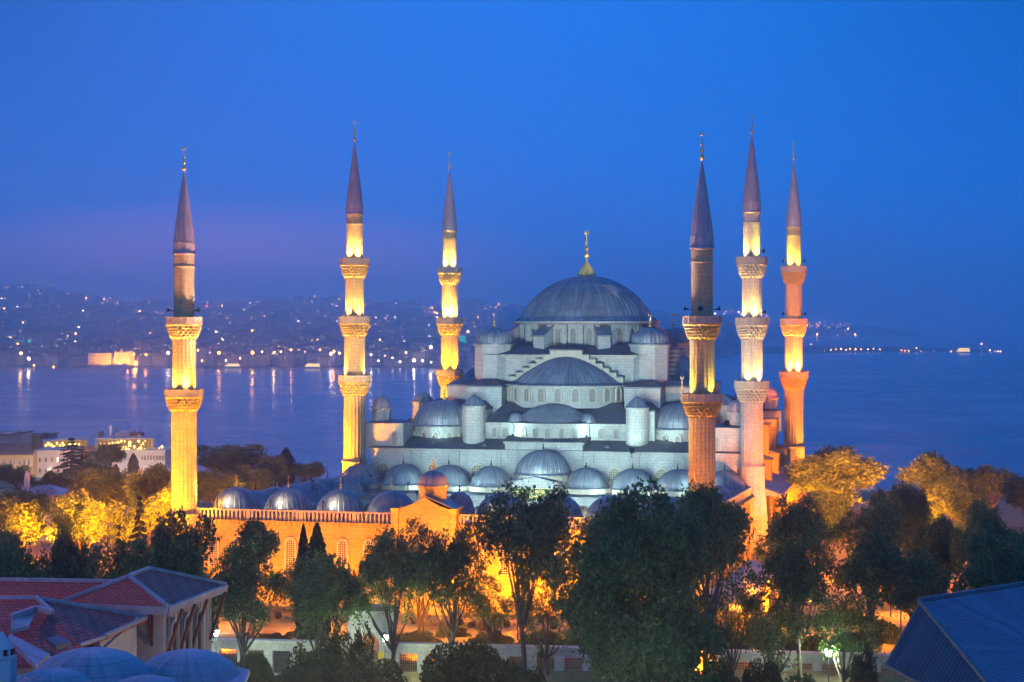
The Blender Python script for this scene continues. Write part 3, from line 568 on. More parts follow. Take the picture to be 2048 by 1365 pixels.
for s in (-1, 1):
    x0, x1 = sorted((s*34.3, s*35.2)); mb = MB()
    mb.hexa([(x0, YF+1, -10), (x1, YF+1, -10), (x1, -33, -10), (x0, -33, -10)], [(x0, YF+1, 1.7), (x1, YF+1, 1.7), (x1, -33, 1.7+fall(-33)), (x0, -33, 1.7+fall(-33))])
    for y in np.arange(-100, -36, 8.0):
        xa, xb = sorted((s*35.2, s*35.75)); mb.box(xa, y-.6, -10, xb, y+.6, 1.0+fall(y))
    xa, xb = sorted((s*35.2, s*35.6)); mb.hexa([(xa, YF+1, 1.1), (xb, YF+1, 1.1), (xb, -33, 1.1+fall(-33)), (xa, -33, 1.1+fall(-33))], [(xa, YF+1, 1.65), (xb, YF+1, 1.65), (xb, -33, 1.65+fall(-33)), (xa, -33, 1.65+fall(-33))])
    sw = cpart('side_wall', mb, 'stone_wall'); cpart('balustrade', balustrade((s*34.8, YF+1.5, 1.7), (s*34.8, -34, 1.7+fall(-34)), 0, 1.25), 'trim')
    for y in np.arange(-104, -36, 4.0): window(sw, (s*35.22, y, -4.8+fall(y)), s*PI/2, 1.15, 3.9, .28, 'lattice_big')
# arcade roofs and inner faces
def arch_wall(mb, p0, p1, n, z0, z1a, z1b, ha, spring, thick):
    """wall from p0 to p1 (xy) pierced by n arches"""
    p0 = np.array(p0, float); p1 = np.array(p1, float); L = np.linalg.norm(p1-p0); u = (p1-p0)/L; w = np.array([-u[1], u[0]])*thick; bay = L/n
    P = lambda s, z, t: (*(p0+u*s+w*t), z); zt = lambda s: z1a+(z1b-z1a)*s/L
    for i in range(n):
        sc = (i+.5)*bay; arc = [(sc+ha*math.cos(a), spring+(zt(sc)-z1a)+ha*1.08*math.sin(a)) for a in np.linspace(PI, 0, 13)]
        a, b = i*bay, (i+1)*bay
        cols = [(a, z0)]+[(arc[0][0], z0)]
        for t, fl in ((0, 1), (1, -1)):
            quads = [[(a, z0), (sc-ha, z0), (sc-ha, zt(a)), (a, zt(a))], [(sc+ha, z0), (b, z0), (b, zt(b)), (sc+ha, zt(b))]]
            for j in range(12): (xa, za), (xb, zb) = arc[j], arc[j+1]; quads.append([(xa, za), (xb, zb), (xb, zt(xb)), (xa, zt(xa))])
            for q in quads: mb.add([P(s, z, t) for s, z in q], [(0, 1, 2, 3)])
        for j in range(12): (xa, za), (xb, zb) = arc[j], arc[j+1]; mb.add([P(xa, za, 0), P(xb, zb, 0), P(xb, zb, 1), P(xa, za, 1)], [(0, 1, 2, 3)])
        for xx in (sc-ha, sc+ha): mb.add([P(xx, z0, 0), P(xx, spring, 0), P(xx, spring, 1), P(xx, z0, 1)], [(0, 1, 2, 3)])
    mb.add([P(0, z1a, 0), P(L, z1b, 0), P(L, z1b, 1), P(0, z1a, 1)], [(0, 1, 2, 3)])
mb = MB(); arch_wall(mb, (-27.2, -42.4), (-4.4, -42.4), 3, -8, -1.1, -1.1, 2.8, -5.0, .8); arch_wall(mb, (3.6, -42.4), (27.2, -42.4), 3, -8, -1.1, -1.1, 2.8, -5.0, .8)
mb.box(-27.3, -42.5, -1.096, -4.4, -41.5, -.75); mb.box(3.6, -42.5, -1.096, 27.3, -41.5, -.75)
arch_wall(mb, (-4.4, -42.8), (3.6, -42.8), 1, -8, -1.1, -1.1, 2.9, -5.2, 1.0); portico = cpart('portico_front', mb, 'stone', (0, -42, -8))
for s in (-1, 1):
    mb = MB(); a, b = ((-27.2, -42.0), (-27.2, -99)) if s < 0 else ((27.2, -99), (27.2, -42.0))
    za, zb = -1.0, .9; arch_wall(mb, a, b, 7, -8, za if s < 0 else zb, zb if s < 0 else za, 2.9, -4.9 if s < 0 else -3.4, .8); cpart('arcade_front', mb, 'stone')
mb = MB(); arch_wall(mb, (27.2, -99.0), (-27.2, -99.0), 7, -8, .9, .9, 2.9, -3.3, .8); cpart('arcade_front', mb, 'stone')
roof = MB()
roof.hexa([(-34.3, YF+1, 1.5), (34.3, YF+1, 1.5), (34.3, -98.6, .9), (-34.3, -98.6, .9)], [(-34.3, YF+1, 1.9), (34.3, YF+1, 1.9), (34.3, -98.6, 1.35), (-34.3, -98.6, 1.35)])
for s in (-1, 1):
    x0, x1 = sorted((s*34.28, s*26.8)); roof.hexa([(x0, -98.6, .9), (x1, -98.6, .9), (x1, -42.8, -1.0), (x0, -42.8, -1.0)], [(x0, -98.6, 1.35), (x1, -98.6, 1.35), (x1, -42.8, -.5), (x0, -42.8, -.5)])
roof.hexa([(-34.28, -42.8, -.75), (34.28, -42.8, -.75), (34.28, -32, -.4), (-34.28, -32, -.4)], [(-34.28, -42.8, -.52), (34.28, -42.8, -.52), (34.28, -32, .3), (-34.28, -32, .3)])
cpart('arcade_roof', roof, 'lead')
DOME = {}
def arcade_dome(x, y, z, r, h, gold):
    key = (r, h)
    if key not in DOME:
        A, Mo = seam_angles(28, e=.012); mb = MB(); mb.lathe([(r*1.16, -.25), (r*1.16, -.12), (r*1.04, .12)]+[p for p in cap_profile(r, h, .1, 12) if p[1] > .12], A, Mo)
        me = bpy.data.meshes.new('arcade_dome'); me.from_pydata(mb.v, [], mb.f); me.update(); me.materials.append(M['lead'])
        mb = MB(); mb.lathe([(r*1.12, -1.0), (r*1.12, -.3), (r*1.2, -.26), (r*1.2, -.2), (r, -.18)], circ(16, PI/16)); me2 = bpy.data.meshes.new('dome_drum'); me2.from_pydata(mb.v, [], mb.f); me2.update(); me2.materials.append(M['trim'])
        DOME[key] = (me, me2)
    d = inst('arcade_dome', DOME[key][0], court, (x, y, z), random.random()*3)
    o = bpy.data.objects.new('dome_drum', DOME[key][1]); COL.objects.link(o); o.parent = d
    finial('finial', .24 if gold else .17, z+h-.05, z+h+(1.75 if gold else 1.9), d, (x, y), 2, 'gold' if gold else 'iron', gold)
random.seed(3)
for x in (-30.2, -22.5, -14.8, -7.4, 8.1, 16.0, 23.3, 30.6): arcade_dome(x, -103, 2.55, 3.35, 3.1, True)
for y in np.arange(-93.5, -45, 8.1):
    arcade_dome(-31.0, y, 2.15+fall(y+10), 3.3, 2.9, False); arcade_dome(31.0, y, 1.9+fall(y+10), 3.3, 2.9, True)
for x in (-33.0, -25.3, -17.1, -9.5, 7.1, 15.1, 22.8, 30.7): arcade_dome(x, -37.2, .75, 3.55, 3.15, False)
# hall-side portal: raised gable with a gilded inscription and a taller dome
mb = MB(); mb.box(-4.6, -43.6, -1.05, 3.6, -41.6, 1.6); mb.hexa([(-4.6, -43.6, 1.6), (3.6, -43.6, 1.6), (3.6, -41.6, 1.6), (-4.6, -41.6, 1.6)], [(-.6, -43.6, 2.5), (-.4, -43.6, 2.5), (-.4, -41.6, 2.5), (-.6, -41.6, 2.5)])
gate = cpart('portal_gable', mb, 'stone', (-.5, -42, -1))
mb = MB(); mb.hexa([(-4.9, -43.9, 1.63), (-.5, -43.9, 2.56), (-.5, -41.4, 2.56), (-4.9, -41.4, 1.63)], [(-4.9, -43.9, 1.85), (-.5, -43.9, 2.8), (-.5, -41.4, 2.8), (-4.9, -41.4, 1.85)]); mb.hexa([(-.5, -43.9, 2.56), (3.9, -43.9, 1.63), (3.9, -41.4, 1.63), (-.5, -41.4, 2.56)], [(-.5, -43.9, 2.8), (3.9, -43.9, 1.85), (3.9, -41.4, 1.85), (-.5, -41.4, 2.8)])
cpart('gable_roof', mb, 'lead', parent=gate)
mb = MB(); mb.box(-3.95, -43.66, -.95, 2.95, -43.605, .85); panel = cpart('inscription_panel', mb, 'panel', (-.5, -43.6, -.95), parent=gate)
rs_ = random.Random(8); mb = MB(); yy = -43.70
for row in range(2):
    zb_ = -.8+row*.82
    x = 2.75
    while x > -3.7:                                             # flowing gilded strokes, written from right to left
        w = rs_.uniform(.28, .6); h = rs_.uniform(.45, .72)
        mb.tube([(x, yy, zb_+.12), (x, yy, zb_+h)], [.035, .05], 5)
        pts = [(x-w*t, yy, zb_+.12+.16*math.sin(t*PI*rs_.choice((1, 2)))*rs_.choice((-1, 1))+.1) for t in np.linspace(0, 1, 7)]; mb.tube(pts, [.03, .05, .06, .06, .06, .05, .03], 5)
        if rs_.random() < .6: mb.box(x-w*.6-.05, yy-.03, zb_+h*.85, x-w*.6+.05, yy+.02, zb_+h*.85+.09)
        if rs_.random() < .4: mb.tube([(x-w*.2, yy, zb_+h*.6), (x-w*.9, yy, zb_+h*.95)], [.03, .045], 5)
        x -= w*.85
mb.box(-3.95, -43.72, -.98, 2.95, -43.66, -.9); mb.box(-3.95, -43.72, .80, 2.95, -43.66, .88); mb.box(-3.95, -43.72, -.06, 2.95, -43.66, -.01)
cpart('inscription', mb, 'gilt', (-.5, -43.7, 0), parent=panel)
mb = MB(); mb.lathe([(4.5, .2), (4.5, 2.5), (4.75, 2.6), (4.75, 2.8), (4.3, 2.82)], circ(16, PI/16), c=(-.4, -37.0)); pdr = cpart('portal_drum', mb, 'trim', (-.4, -37, .2))
A, Mo = seam_angles(36, e=.012); mb = MB(); mb.lathe([(4.95, 2.7), (4.95, 2.85)]+[(4.55*math.cos(t)**.9, 2.95+3.9*math.sin(t)) for t in np.linspace(.05, 1.56, 11)], A, Mo, c=(-.4, -37)); cpart('portal_dome', mb, 'lead', (-.4, -37, 2.7), parent=pdr)
finial('finial', .2, 6.8, 8.9, pdr, (-.4, -37), 2, 'iron')
# outer gate in the front wall
mb = MB(); x0, x1 = -4.75, 3.55
prof = [(x0, -10), (x1, -10), (x1, 4.0), (2.9, 4.1), (1.5, 4.55), (.4, 5.1), (-.6, 5.75), (-1.6, 5.1), (-2.7, 4.55), (-4.1, 4.1), (x0, 4.0)]
n = len(prof); mb.add([(x, -110.6, z) for x, z in prof]+[(x, -105.5, z) for x, z in prof], [tuple(range(n)), tuple(reversed(range(n, 2*n)))]+[(i, n+i, n+(i+1) % n, (i+1) % n) for i in range(n)])
for xa in (x0-.25, x1-.55): mb.box(xa, -110.85, -10, xa+.8, -110.55, 3.4); mb.hexa([(xa, -110.85, 3.4), (xa+.8, -110.85, 3.4), (xa+.8, -110, 3.4), (xa, -110, 3.4)], [(xa-.2, -111.1, 4.2), (xa+1.0, -111.1, 4.2), (xa+1.0, -110, 4.2), (xa-.2, -110, 4.2)])
mb.box(-3.1, -110.75, -8, 1.9, -110.6, .9); mb.box(-2.7, -110.85, -8, 1.5, -110.75, .5)
og = cpart('gate_block', mb, 'stone_wall', (-.6, -108, -10))
mb = MB(); mb.add([(-.6, -110.9, 5.85), (3.75, -110.9, 4.1), (3.75, -105.3, 4.1), (-.6, -105.3, 5.85), (-.6, -110.9, 6.0), (3.75, -110.9, 4.25), (3.75, -105.3, 4.25), (-.6, -105.3, 6.0)], [(0, 1, 2, 3), (4, 5, 6, 7), (0, 1, 5, 4), (1, 2, 6, 5), (3, 0, 4, 7)])
cpart('gate_roof', mb, 'lead', (-.6, -108, 5), parent=og)
mb = MB(); mb.lathe([(1.9, 4.0), (1.9, 6.6), (2.1, 6.7), (2.1, 7.0), (1.8, 7.02)], circ(10), c=(-.3, -107.2)); gd = cpart('gate_drum', mb, 'stone_wall', (-.3, -107.2, 4))
A, Mo = gore_angles(18, .06); mb = MB(); mb.lathe([(2.2, 6.95), (2.2, 7.1), (2.0, 7.2)]+[(1.95*math.cos(t), 7.25+1.75*math.sin(t)) for t in np.linspace(.05, 1.56, 9)], A, Mo, c=(-.3, -107.2)); cpart('gate_dome', mb, 'lead', (-.3, -107.2, 7), parent=gd)
finial('finial', .34, 8.9, 11.0, gd, (-.3, -107.2), 3, 'gold', False)
arcade_dome(2.6, -104.2, 3.6, 1.9, 2.2, False)
# fountain kiosk in the middle of the court is hidden from here, its floor is not built higher than the paving
mb = MB(); mb.box(-34, YF+1, -8.6, 34, -32, -8.0); cpart('court_paving', mb, 'marble')
# ------------------------------------------------------------------ ground, sea, far shore
SEA = -45.0
def ground_z(x, y):
    z = -10.0
    t = min(1, max(0, (-138-y)/9.0)); z -= 2.6*t*t*(3-2*t)
    if y > 70: z -= (y-70)*.088
    if x < -90 and y <= 70: z -= min(1, (-90-x)/200)*3
    return max(z, SEA-6)
xs = list(np.linspace(-700, 700, 57)); ys_ = list(np.linspace(-420, -150, 20))+list(np.linspace(-147, -130, 8))+list(np.linspace(-120, 70, 14))+list(np.linspace(90, 560, 24))
mb = MB(); mb.v = [(x, y, ground_z(x, y)) for y in ys_ for x in xs]; nx = len(xs)
mb.f = [(j*nx+i, j*nx+i+1, (j+1)*nx+i+1, (j+1)*nx+i) for j in range(len(ys_)-1) for i in range(nx-1)]
m, n, b, o = mat('park ground'); P = n.node('ShaderNodeNewGeometry').outputs['Position']; f1 = n.noise(P, .05, 5, .6); f2 = n.noise(P, 1.5, 4, .6)
col = n.mix(n.ramp(f1, [(.40, (0, 0, 0)), (.50, (1, 1, 1))]), (.08, .10, .03, 1), (.30, .24, .11, 1)); n.l.new(n.mix(.4, col, n.ramp(f2, [(.3, (.1, .1, .1)), (.7, (.8, .8, .8))]), 'OVERLAY'), b.inputs['Base Color']); b.inputs['Roughness'].default_value = .9; bump(n, b, f2, .3, .1)
M['ground'] = m
tag(obj('ground', mb, M['ground'], smooth=True), kind='structure')
m, n, b, o = mat('sea water'); P = n.node('ShaderNodeNewGeometry').outputs['Position']
b.inputs['Base Color'].default_value = (.012, .05, .10, 1); b.inputs['Roughness'].default_value = .22; b.inputs['IOR'].default_value = 1.45
w1 = n.noise(n.vmath('MULTIPLY', P, (1, .6, 1)), .06, 4, .6); w2 = n.noise(P, .012, 3, .5); bump(n, b, n.math('ADD', w1, n.math('MULTIPLY', w2, 2)), .22, .6)
n.l.new(n.math('ADD', .17, n.math('MULTIPLY', n.ramp(w2, [(.35, (0, 0, 0)), (.65, (1, 1, 1))]), .12)), b.inputs['Roughness'])
M['sea'] = m
mb = MB(); mb.add([(-21000, 200, SEA), (21000, 200, SEA), (21000, 21000, SEA), (-21000, 21000, SEA)], [(0, 1, 2, 3)]); tag(obj('sea', mb, M['sea']), kind='structure')
M['hill'] = plain('hill ground', (.09, .10, .07), .95, 0, .01, .4, 0)
CREST = ([-1500, -300, 0, 70, 160, 300, 450, 600, 700, 850, 1000, 1200, 1450, 1560, 1650, 1760, 1850, 3400], [110, 150, 118, 128, 100, 64, 66, 72, 74, 62, 52, 40, 10, -2, 2, -22, -50, -60])
def hill_z(px, d):
    c = np.interp(px, *CREST); near = np.interp(px, [0, 1000, 1400, 1520, 1560], [2700, 2700, 3000, 4200, 6600]); t = (d-near)/(7200-near)
    if t < 0: return SEA-4
    h = SEA+2+(c-SEA-2)*(t**1.15 if t < 1 else max(0, 1-(t-1)*2.2)); h += 7*math.sin(px*.021+d*.002)*min(1, t*3)+5*math.sin(px*.05-d*.0031)*min(1, t*3)
    if px < 200 and d > 7600: h += np.interp(px, [-900, 40, 200], [90, 60, 0])*math.exp(-((d-8300)/500)**2)
    return h if c > SEA else SEA-4
mb = MB(); pxs = list(range(-1500, 1881, 40)); ds = list(np.linspace(2640, 5000, 26))+list(np.linspace(5150, 9400, 24))
mb.v = [tuple(loc_cam((p-1024)/FPX*d, d, hill_z(p, d))) for d in ds for p in pxs]; nx = len(pxs)
mb.f = [(j*nx+i, j*nx+i+1, (j+1)*nx+i+1, (j+1)*nx+i) for j in range(len(ds)-1) for i in range(nx-1)]
tag(obj('hills', mb, M['hill'], smooth=True), kind='structure')
# low spit of land running out to the right
mb = MB(); top, bot = [], []
for p in range(1250, 2021, 35):
    d0, d1 = np.interp(p, [1250, 1700, 2020], [3350, 3760, 3860]), np.interp(p, [1250, 1700, 2020], [4300, 4400, 3900]); z = SEA+np.interp(p, [1250, 1800, 2000, 2020], [3, 2.5, 2, -1])
    top.append([tuple(loc_cam((p-1024)/FPX*d0, d0, SEA-2)), tuple(loc_cam((p-1024)/FPX*(d0+15), d0+15, z)), tuple(loc_cam((p-1024)/FPX*d1, d1, z))])
mb.v = [q for t in top for q in t]
for i in range(len(top)-1):
    for j in range(2): mb.f.append((i*3+j, (i+1)*3+j, (i+1)*3+j+1, i*3+j+1))
tag(obj('shore', mb, M['hill']), kind='structure')

M['asphalt'] = plain('street asphalt', (.055, .055, .058), .85, 0, 1.2, .4, .2); M['paving'] = plain('pavement slabs', (.26, .25, .23), .85, 0, 1.0, .4, .2)
mb = MB(); q = [loc_cam(-75, 150, 0), loc_cam(95, 150, 0), loc_cam(95, 203, 0), loc_cam(-75, 213, 0)]; mb.prism([tuple(p[:2]) for p in q], -12.75, -12.55); tag(obj('road', mb, M['asphalt']), kind='structure')
mb = MB(); q = [loc_cam(-75, 213.02, 0), loc_cam(95, 203.02, 0), loc_cam(95, 206.6, 0), loc_cam(-75, 216.6, 0)]; mb.prism([tuple(p[:2]) for p in q], -12.75, -12.42); tag(obj('pavement', mb, M['paving']), kind='structure')
# ------------------------------------------------------------------ city on the far shore
M['city'] = plain('painted city wall', (.42, .36, .35), .8, 0, .03, .5, 0)
M['city_roof'] = plain('city roof', (.22, .12, .09), .9, 0, .05, .4, 0)
rc = random.Random(11)
def city_mesh(i):
    r = random.Random(i); w, d, h = r.uniform(13, 26), r.uniform(12, 20), r.uniform(9, 24); mb = MB(); mb.box(-w/2, -d/2, -6, w/2, d/2, h)
    mb2 = MB()
    if i % 2: mb2.hexa([(-w/2-.6, -d/2-.6, h), (w/2+.6, -d/2-.6, h), (w/2+.6, d/2+.6, h), (-w/2-.6, d/2+.6, h)], [(-w/4, -.1, h+3), (w/4, -.1, h+3), (w/4, .1, h+3), (-w/4, .1, h+3)])
    else: mb2.box(-w/2-.3, -d/2-.3, h, w/2+.3, d/2+.3, h+.7); mb2.box(-w/5, -d/5, h+.7, w/6, d/5, h+3.4)
    return mb, mb2
variants = []
for i in range(10):
    a, b_ = city_mesh(i); me = bpy.data.meshes.new('apartment_block'); me.from_pydata(a.v+b_.v, [], a.f+[tuple(k+len(a.v) for k in f) for f in b_.f]); me.materials.append(M['city']); me.materials.append(M['city_roof'])
    for p in me.polygons:
        if p.index >= len(a.f): p.material_index = 1
    variants.append((me, a, b_))
slots = []
for k in range(3600):
    px_ = rc.uniform(-60, 1480); d = 2720+4300*rc.random()**1.5
    z = hill_z(px_, d)
    if z > SEA+1 and not (165 < px_ < 285 and d < 2900): slots.append((d+abs(px_-1024)*.0, px_, z, rc.random(), rc.randrange(10)))
slots.sort(); visible = lambda p: not (1000 < p < 1400)
near = [s for s in slots if visible(s[1])][:250]; nset = set(near)
for d, px_, z, r_, v in near:
    o = inst('apartment_block', variants[v][0], None, tuple(loc_cam((px_-1024)/FPX*d, d, z)), r_*3, (1, 1, .7+.6*r_)); tag(o, 'tiny hazy city block among rows of others along the far shore', 'apartment block', 'apartment blocks on the far shore')
mb = MB(); mr = MB()
for s in slots:
    if s in nset: continue
    d, px_, z, r_, v = s; p = loc_cam((px_-1024)/FPX*d, d, z); ca, sa = math.cos(r_*3), math.sin(r_*3); k = 1.0+.5*r_
    for src, dst in ((variants[v][1], mb), (variants[v][2], mr)): dst.add([(p[0]+(x*ca-y*sa)*k, p[1]+(x*sa+y*ca)*k, p[2]+q*k) for x, y, q in src.v], src.f)
nv, nf = len(mb.v), len(mb.f); mb.add(mr.v, mr.f)
o = obj('city', mb, M['city']); o.data.materials.append(M['city_roof']); o.data.polygons.foreach_set('material_index', [0]*nf+[1]*(len(mb.f)-nf)); tag(o, 'dense hazy city covering the far hillside', 'city', kind='stuff')
# lights of the city
GL = {'orange': emit('sodium lamp glow', (1, .33, .04), 18), 'white': emit('white lamp glow', (1, .82, .7), 14), 'warm': emit('warm lamp glow', (1, .55, .2), 18), 'red': emit('red lamp glow', (1, .05, .12), 16), 'green': emit('green light', (.0, .55, .35), 1.6), 'pink': emit('pink lamp glow', (1, .4, .5), 5)}
def globe(r, key):
    mb = MB(); mb.lathe([(.02, -r), (r*.7, -r*.7), (r, 0), (r*.7, r*.7), (.02, r)], circ(8)); me = bpy.data.meshes.new('city_light'); me.from_pydata(mb.v, [], mb.f); me.materials.append(GL[key]); return me
GL['far'] = emit('strong coast road lamp glow', (1, .40, .12), 70); GM = {k: globe(1.0, k) for k in GL}
for k in range(260):
    px_ = rc.uniform(0, 1010) if k < 215 else rc.uniform(1430, 1700); d = rc.choice((2900, 3300, 4200, 5200, 6000))*rc.uniform(.95, 1.12)
    if k >= 215: d = rc.uniform(6650, 7000)
    z = hill_z(px_, d)+rc.uniform(16, 38)
    if z < SEA+4: z = SEA+8
    s = rc.choice((1.0, 1.2, 1.2, 1.6, 2.4))*d/4200*.85; key = rc.choice(('orange', 'warm', 'white', 'warm', 'orange', 'pink', 'white') if rc.random() < .95 else ('red',))
    tag(inst('city_light', GM[key], None, tuple(loc_cam((px_-1024)/FPX*d, d, z)), 0, (s, s, s)), 'tiny point of lamp light scattered on the far hazy shore', 'city light', 'city lights on the far shore')
lb = MB(); lm = []
for k in range(1100):
    if k < 520: px_ = rc.choice((rc.uniform(0, 1000), rc.gauss(560, 170))); d = 2740+rc.random()**2*420
    else: px_ = rc.uniform(-20, 1010); d = rc.uniform(3000, 6800)
    z = hill_z(px_, d)+(rc.uniform(6, 26) if k < 520 else rc.uniform(16, 36))
    if z < SEA+3: z = SEA+rc.uniform(4, 9)
    r_ = rc.uniform(.45, 1.0)*d/4200*(1.25 if k < 520 else 1.0); p = loc_cam((px_-1024)/FPX*d, d, z)
    lb.add([(p[0]+a*r_, p[1]+b_*r_, p[2]+c_*r_) for a, b_, c_ in ((1, 0, 0), (-1, 0, 0), (0, 1, 0), (0, -1, 0), (0, 0, 1), (0, 0, -1))], [(0, 2, 4), (2, 1, 4), (1, 3, 4), (3, 0, 4), (2, 0, 5), (1, 2, 5), (3, 1, 5), (0, 3, 5)]); lm += [rc.choice((0, 0, 0, 1, 2, 2) if k < 520 else (0, 1, 2, 2))]*8
o = obj('city_glow', lb, emit('faint sodium points', (1, .33, .05), 7)); o.data.materials.append(emit('faint white points', (1, .8, .7), 4)); o.data.materials.append(emit('faint warm points', (1, .55, .25), 6)); o.data.polygons.foreach_set('material_index', lm); tag(o, 'countless faint lit windows and lamps of the far hillside city', 'city lights', kind='stuff')
M['pole'] = plain('grey lamp post', (.25, .25, .26), .6, .3)
def shore_lamp(px_, y, key, s, d=None, label=None, grp='bright lamps along the far waterfront'):
    d = d or 2680; p = at_depth(px_, y, d); mb = MB(); mb.bar((p[0], p[1], min(p[2]-3, SEA+1)), (p[0], p[1], p[2]), .35)
    o = thing('shore_lamp', label or 'bright lamp on a post among others along the far waterfront', 'lamp', (p[0], p[1], min(p[2]-3, SEA+1)), grp)
    obj('post', mb, M['pole'], o, (p[0], p[1], SEA)); inst('globe', GM[key], o, tuple(p), 0, (s*.72, s*.72, s*.72))
    if s >= 2.2 and d < 3000: point('lamp light', tuple(p-CF*4+np.array([0, 0, 3.])), 5000*s, {'orange': (1, .35, .04), 'warm': (1, .5, .15)}.get(key, (1, .75, .6)), 1.0, o)
for a in [(42, 707, 'warm', 2.6), (58, 718, 'white', 2.6), (68, 731, 'orange', 1.8), (107, 734, 'orange', 1.9), (271, 727, 'orange', 4.6), (268, 709, 'orange', 2.2), (292, 710, 'orange', 2.2), (238, 726, 'warm', 2), (256, 725, 'orange', 2.2), (336, 706, 'white', 3), (438, 706, 'orange', 3), (452, 721, 'white', 1.6), (480, 717, 'warm', 1.8), (505, 706, 'orange', 3.4), (524, 704, 'warm', 2), (548, 706, 'warm', 2.2), (562, 704, 'warm', 1.8), (582, 700, 'orange', 2.2), (640, 700, 'orange', 2), (662, 708, 'white', 2.6), (668, 703, 'orange', 2.4), (679, 707, 'warm', 2.0),
          (742, 710, 'white', 2.2), (757, 722, 'white', 1.8), (770, 712, 'pink', 2), (785, 716, 'warm', 1.8), (800, 724, 'white', 2), (812, 706, 'warm', 2), (828, 721, 'white', 3.2), (845, 722, 'white', 2.0), (862, 695, 'white', 2.8), (760, 680, 'warm', 1.6), (862, 725, 'white', 1.8), (936, 664, 'warm', 2.2), (946, 735, 'white', 1.6), (958, 712, 'white', 1.6),
          (396, 701, 'warm', 1.8), (404, 722, 'orange', 2), (420, 706, 'pink', 1.7), (610, 704, 'pink', 1.6), (700, 716, 'orange', 1.8)]: shore_lamp(*a)
for i, px_ in enumerate((1450, 1479, 1520, 1560, 1621, 1640, 1655, 1677, 1694)): shore_lamp(px_, 717, 'white', 1.25, 3350, 'small white quay lamp in the row left of the right spit', 'quay lamps')
for i in range(46):
    px_ = 1545+i*6.2; shore_lamp(px_, 675, 'far', 1.8, 6650, 'small orange lamp in the long row on the distant coast road', 'coast road lamps')
for px_, y, k in ((1532, 671, 'warm'), (1634, 669, 'orange'), (1676, 672, 'pink'), (1711, 670, 'warm')): shore_lamp(px_, y, 'far', 4.0, 6650, 'larger lamp standing out in the distant coast road row', 'large coast lamps')
for px_, y, k, s in [(1455, 706, 'white', 1.7), (1470, 700, 'warm', 1.2), (1558, 705, 'white', 1.5), (1572, 699, 'warm', 1.2), (1584, 704, 'orange', 1.4), (1601, 703, 'white', 1.4), (1614, 704, 'white', 1.5), (1622, 689, 'warm', 1.3), (1634, 703, 'warm', 1.2), (1648, 702, 'white', 1.2), (1662, 700, 'warm', 1.6), (1672, 699, 'orange', 1.8), (1682, 698, 'warm', 2), (1692, 700, 'orange', 2), (1700, 698, 'orange', 2.1), (1711, 699, 'warm', 2.2), (1722, 699, 'orange', 1.7), (1736, 699, 'white', 1.6), (1747, 698, 'orange', 1.9), (1760, 699, 'warm', 1.4), (1803, 701, 'orange', 1.6), (1810, 702, 'orange', 1.6), (1817, 702, 'warm', 1.5), (1833, 697, 'warm', 1.5), (1842, 703, 'pink', 1.6), (1868, 702, 'pink', 1.3), (1902, 703, 'white', 1.3), (1980, 701, 'white', 1.5), (1990, 703, 'pink', 1.6), (1996, 703, 'warm', 1.6), (2001, 703, 'white', 1.5)]:
    shore_lamp(px_, y, k, s, 3800, 'small lamp among the scattered lights of the low right spit', 'lamps on the spit')
for px_ in (1820, 1884, 1890, 1904, 1924, 1929, 1950, 1958, 2042): shore_lamp(px_, 673.5, 'far', 2.2, 8200, 'faint white light on the far sea horizon at right', 'horizon lights')
M['pale'] = plain('pale rendered wall', (.55, .50, .46), .8, 0, .05, .3, 0)
M['win_lit'] = emit('lit far windows', (1, .62, .2), 2.2)
# railway-station like palace, floodlit orange
def far(px_, y, d): return at_depth(px_, y, d)
def far_box(mb, x0, x1, y0, y1, d, depth):
    a = far(x0, y1, d); b_ = far(x1, y1, d); z1 = far(x0, y0, d)[2]; q = CF*depth
    mb.prism([(a[0], a[1]), (b_[0], b_[1]), (b_[0]+q[0], b_[1]+q[1]), (a[0]+q[0], a[1]+q[1])], a[2], z1)
pal = thing('waterfront_palace', 'two-block waterfront palace floodlit deep orange on the far shore', 'palace', tuple(far(235, 737, 2750)))
mb = MB(); far_box(mb, 176, 221, 707, 733, 2740, 18); far_box(mb, 228, 268, 705, 733, 2745, 22); far_box(mb, 221, 228, 714, 733, 2750, 16); obj('wall', mb, M['pale'], pal, tuple(far(235, 737, 2750)))
for x0, x1 in ((229, 233), (240, 246), (252, 255), (259, 266)):
    mb = MB(); far_box(mb, x0, x1, 703, 705, 2744, 6); a, b_ = far(x0, 703, 2744), far(x1, 703, 2744); t = far((x0+x1)/2, 696 if x0 == 240 else 700, 2744); q = CF*6; mb.add([a, b_, b_+q, a+q, t+q/2], [(0, 1, 4), (1, 2, 4), (2, 3, 4), (3, 0, 4)]); obj('gable', mb, M['pale'], pal, tuple(a))
mb = MB()
for x in range(180, 267, 4):
    if not 220 < x < 229:
        for y in (712, 718, 724, 730): p = far(x, y, 2738.5); mb.obox(p, CR, .5, .15, p[2]-1, p[2]+1)
o = obj('window', mb, M['iron'], pal, tuple(far(235, 737, 2750))); o['kind'] = 'stuff'
for x in (190, 212, 234, 248, 262): spot('palace floodlight', tuple(far(x, 731, 2715)), tuple(far(x, 716, 2742)), 130000 if x > 205 else 50000, (1, .38, 0), 120, 1, .5, pal)
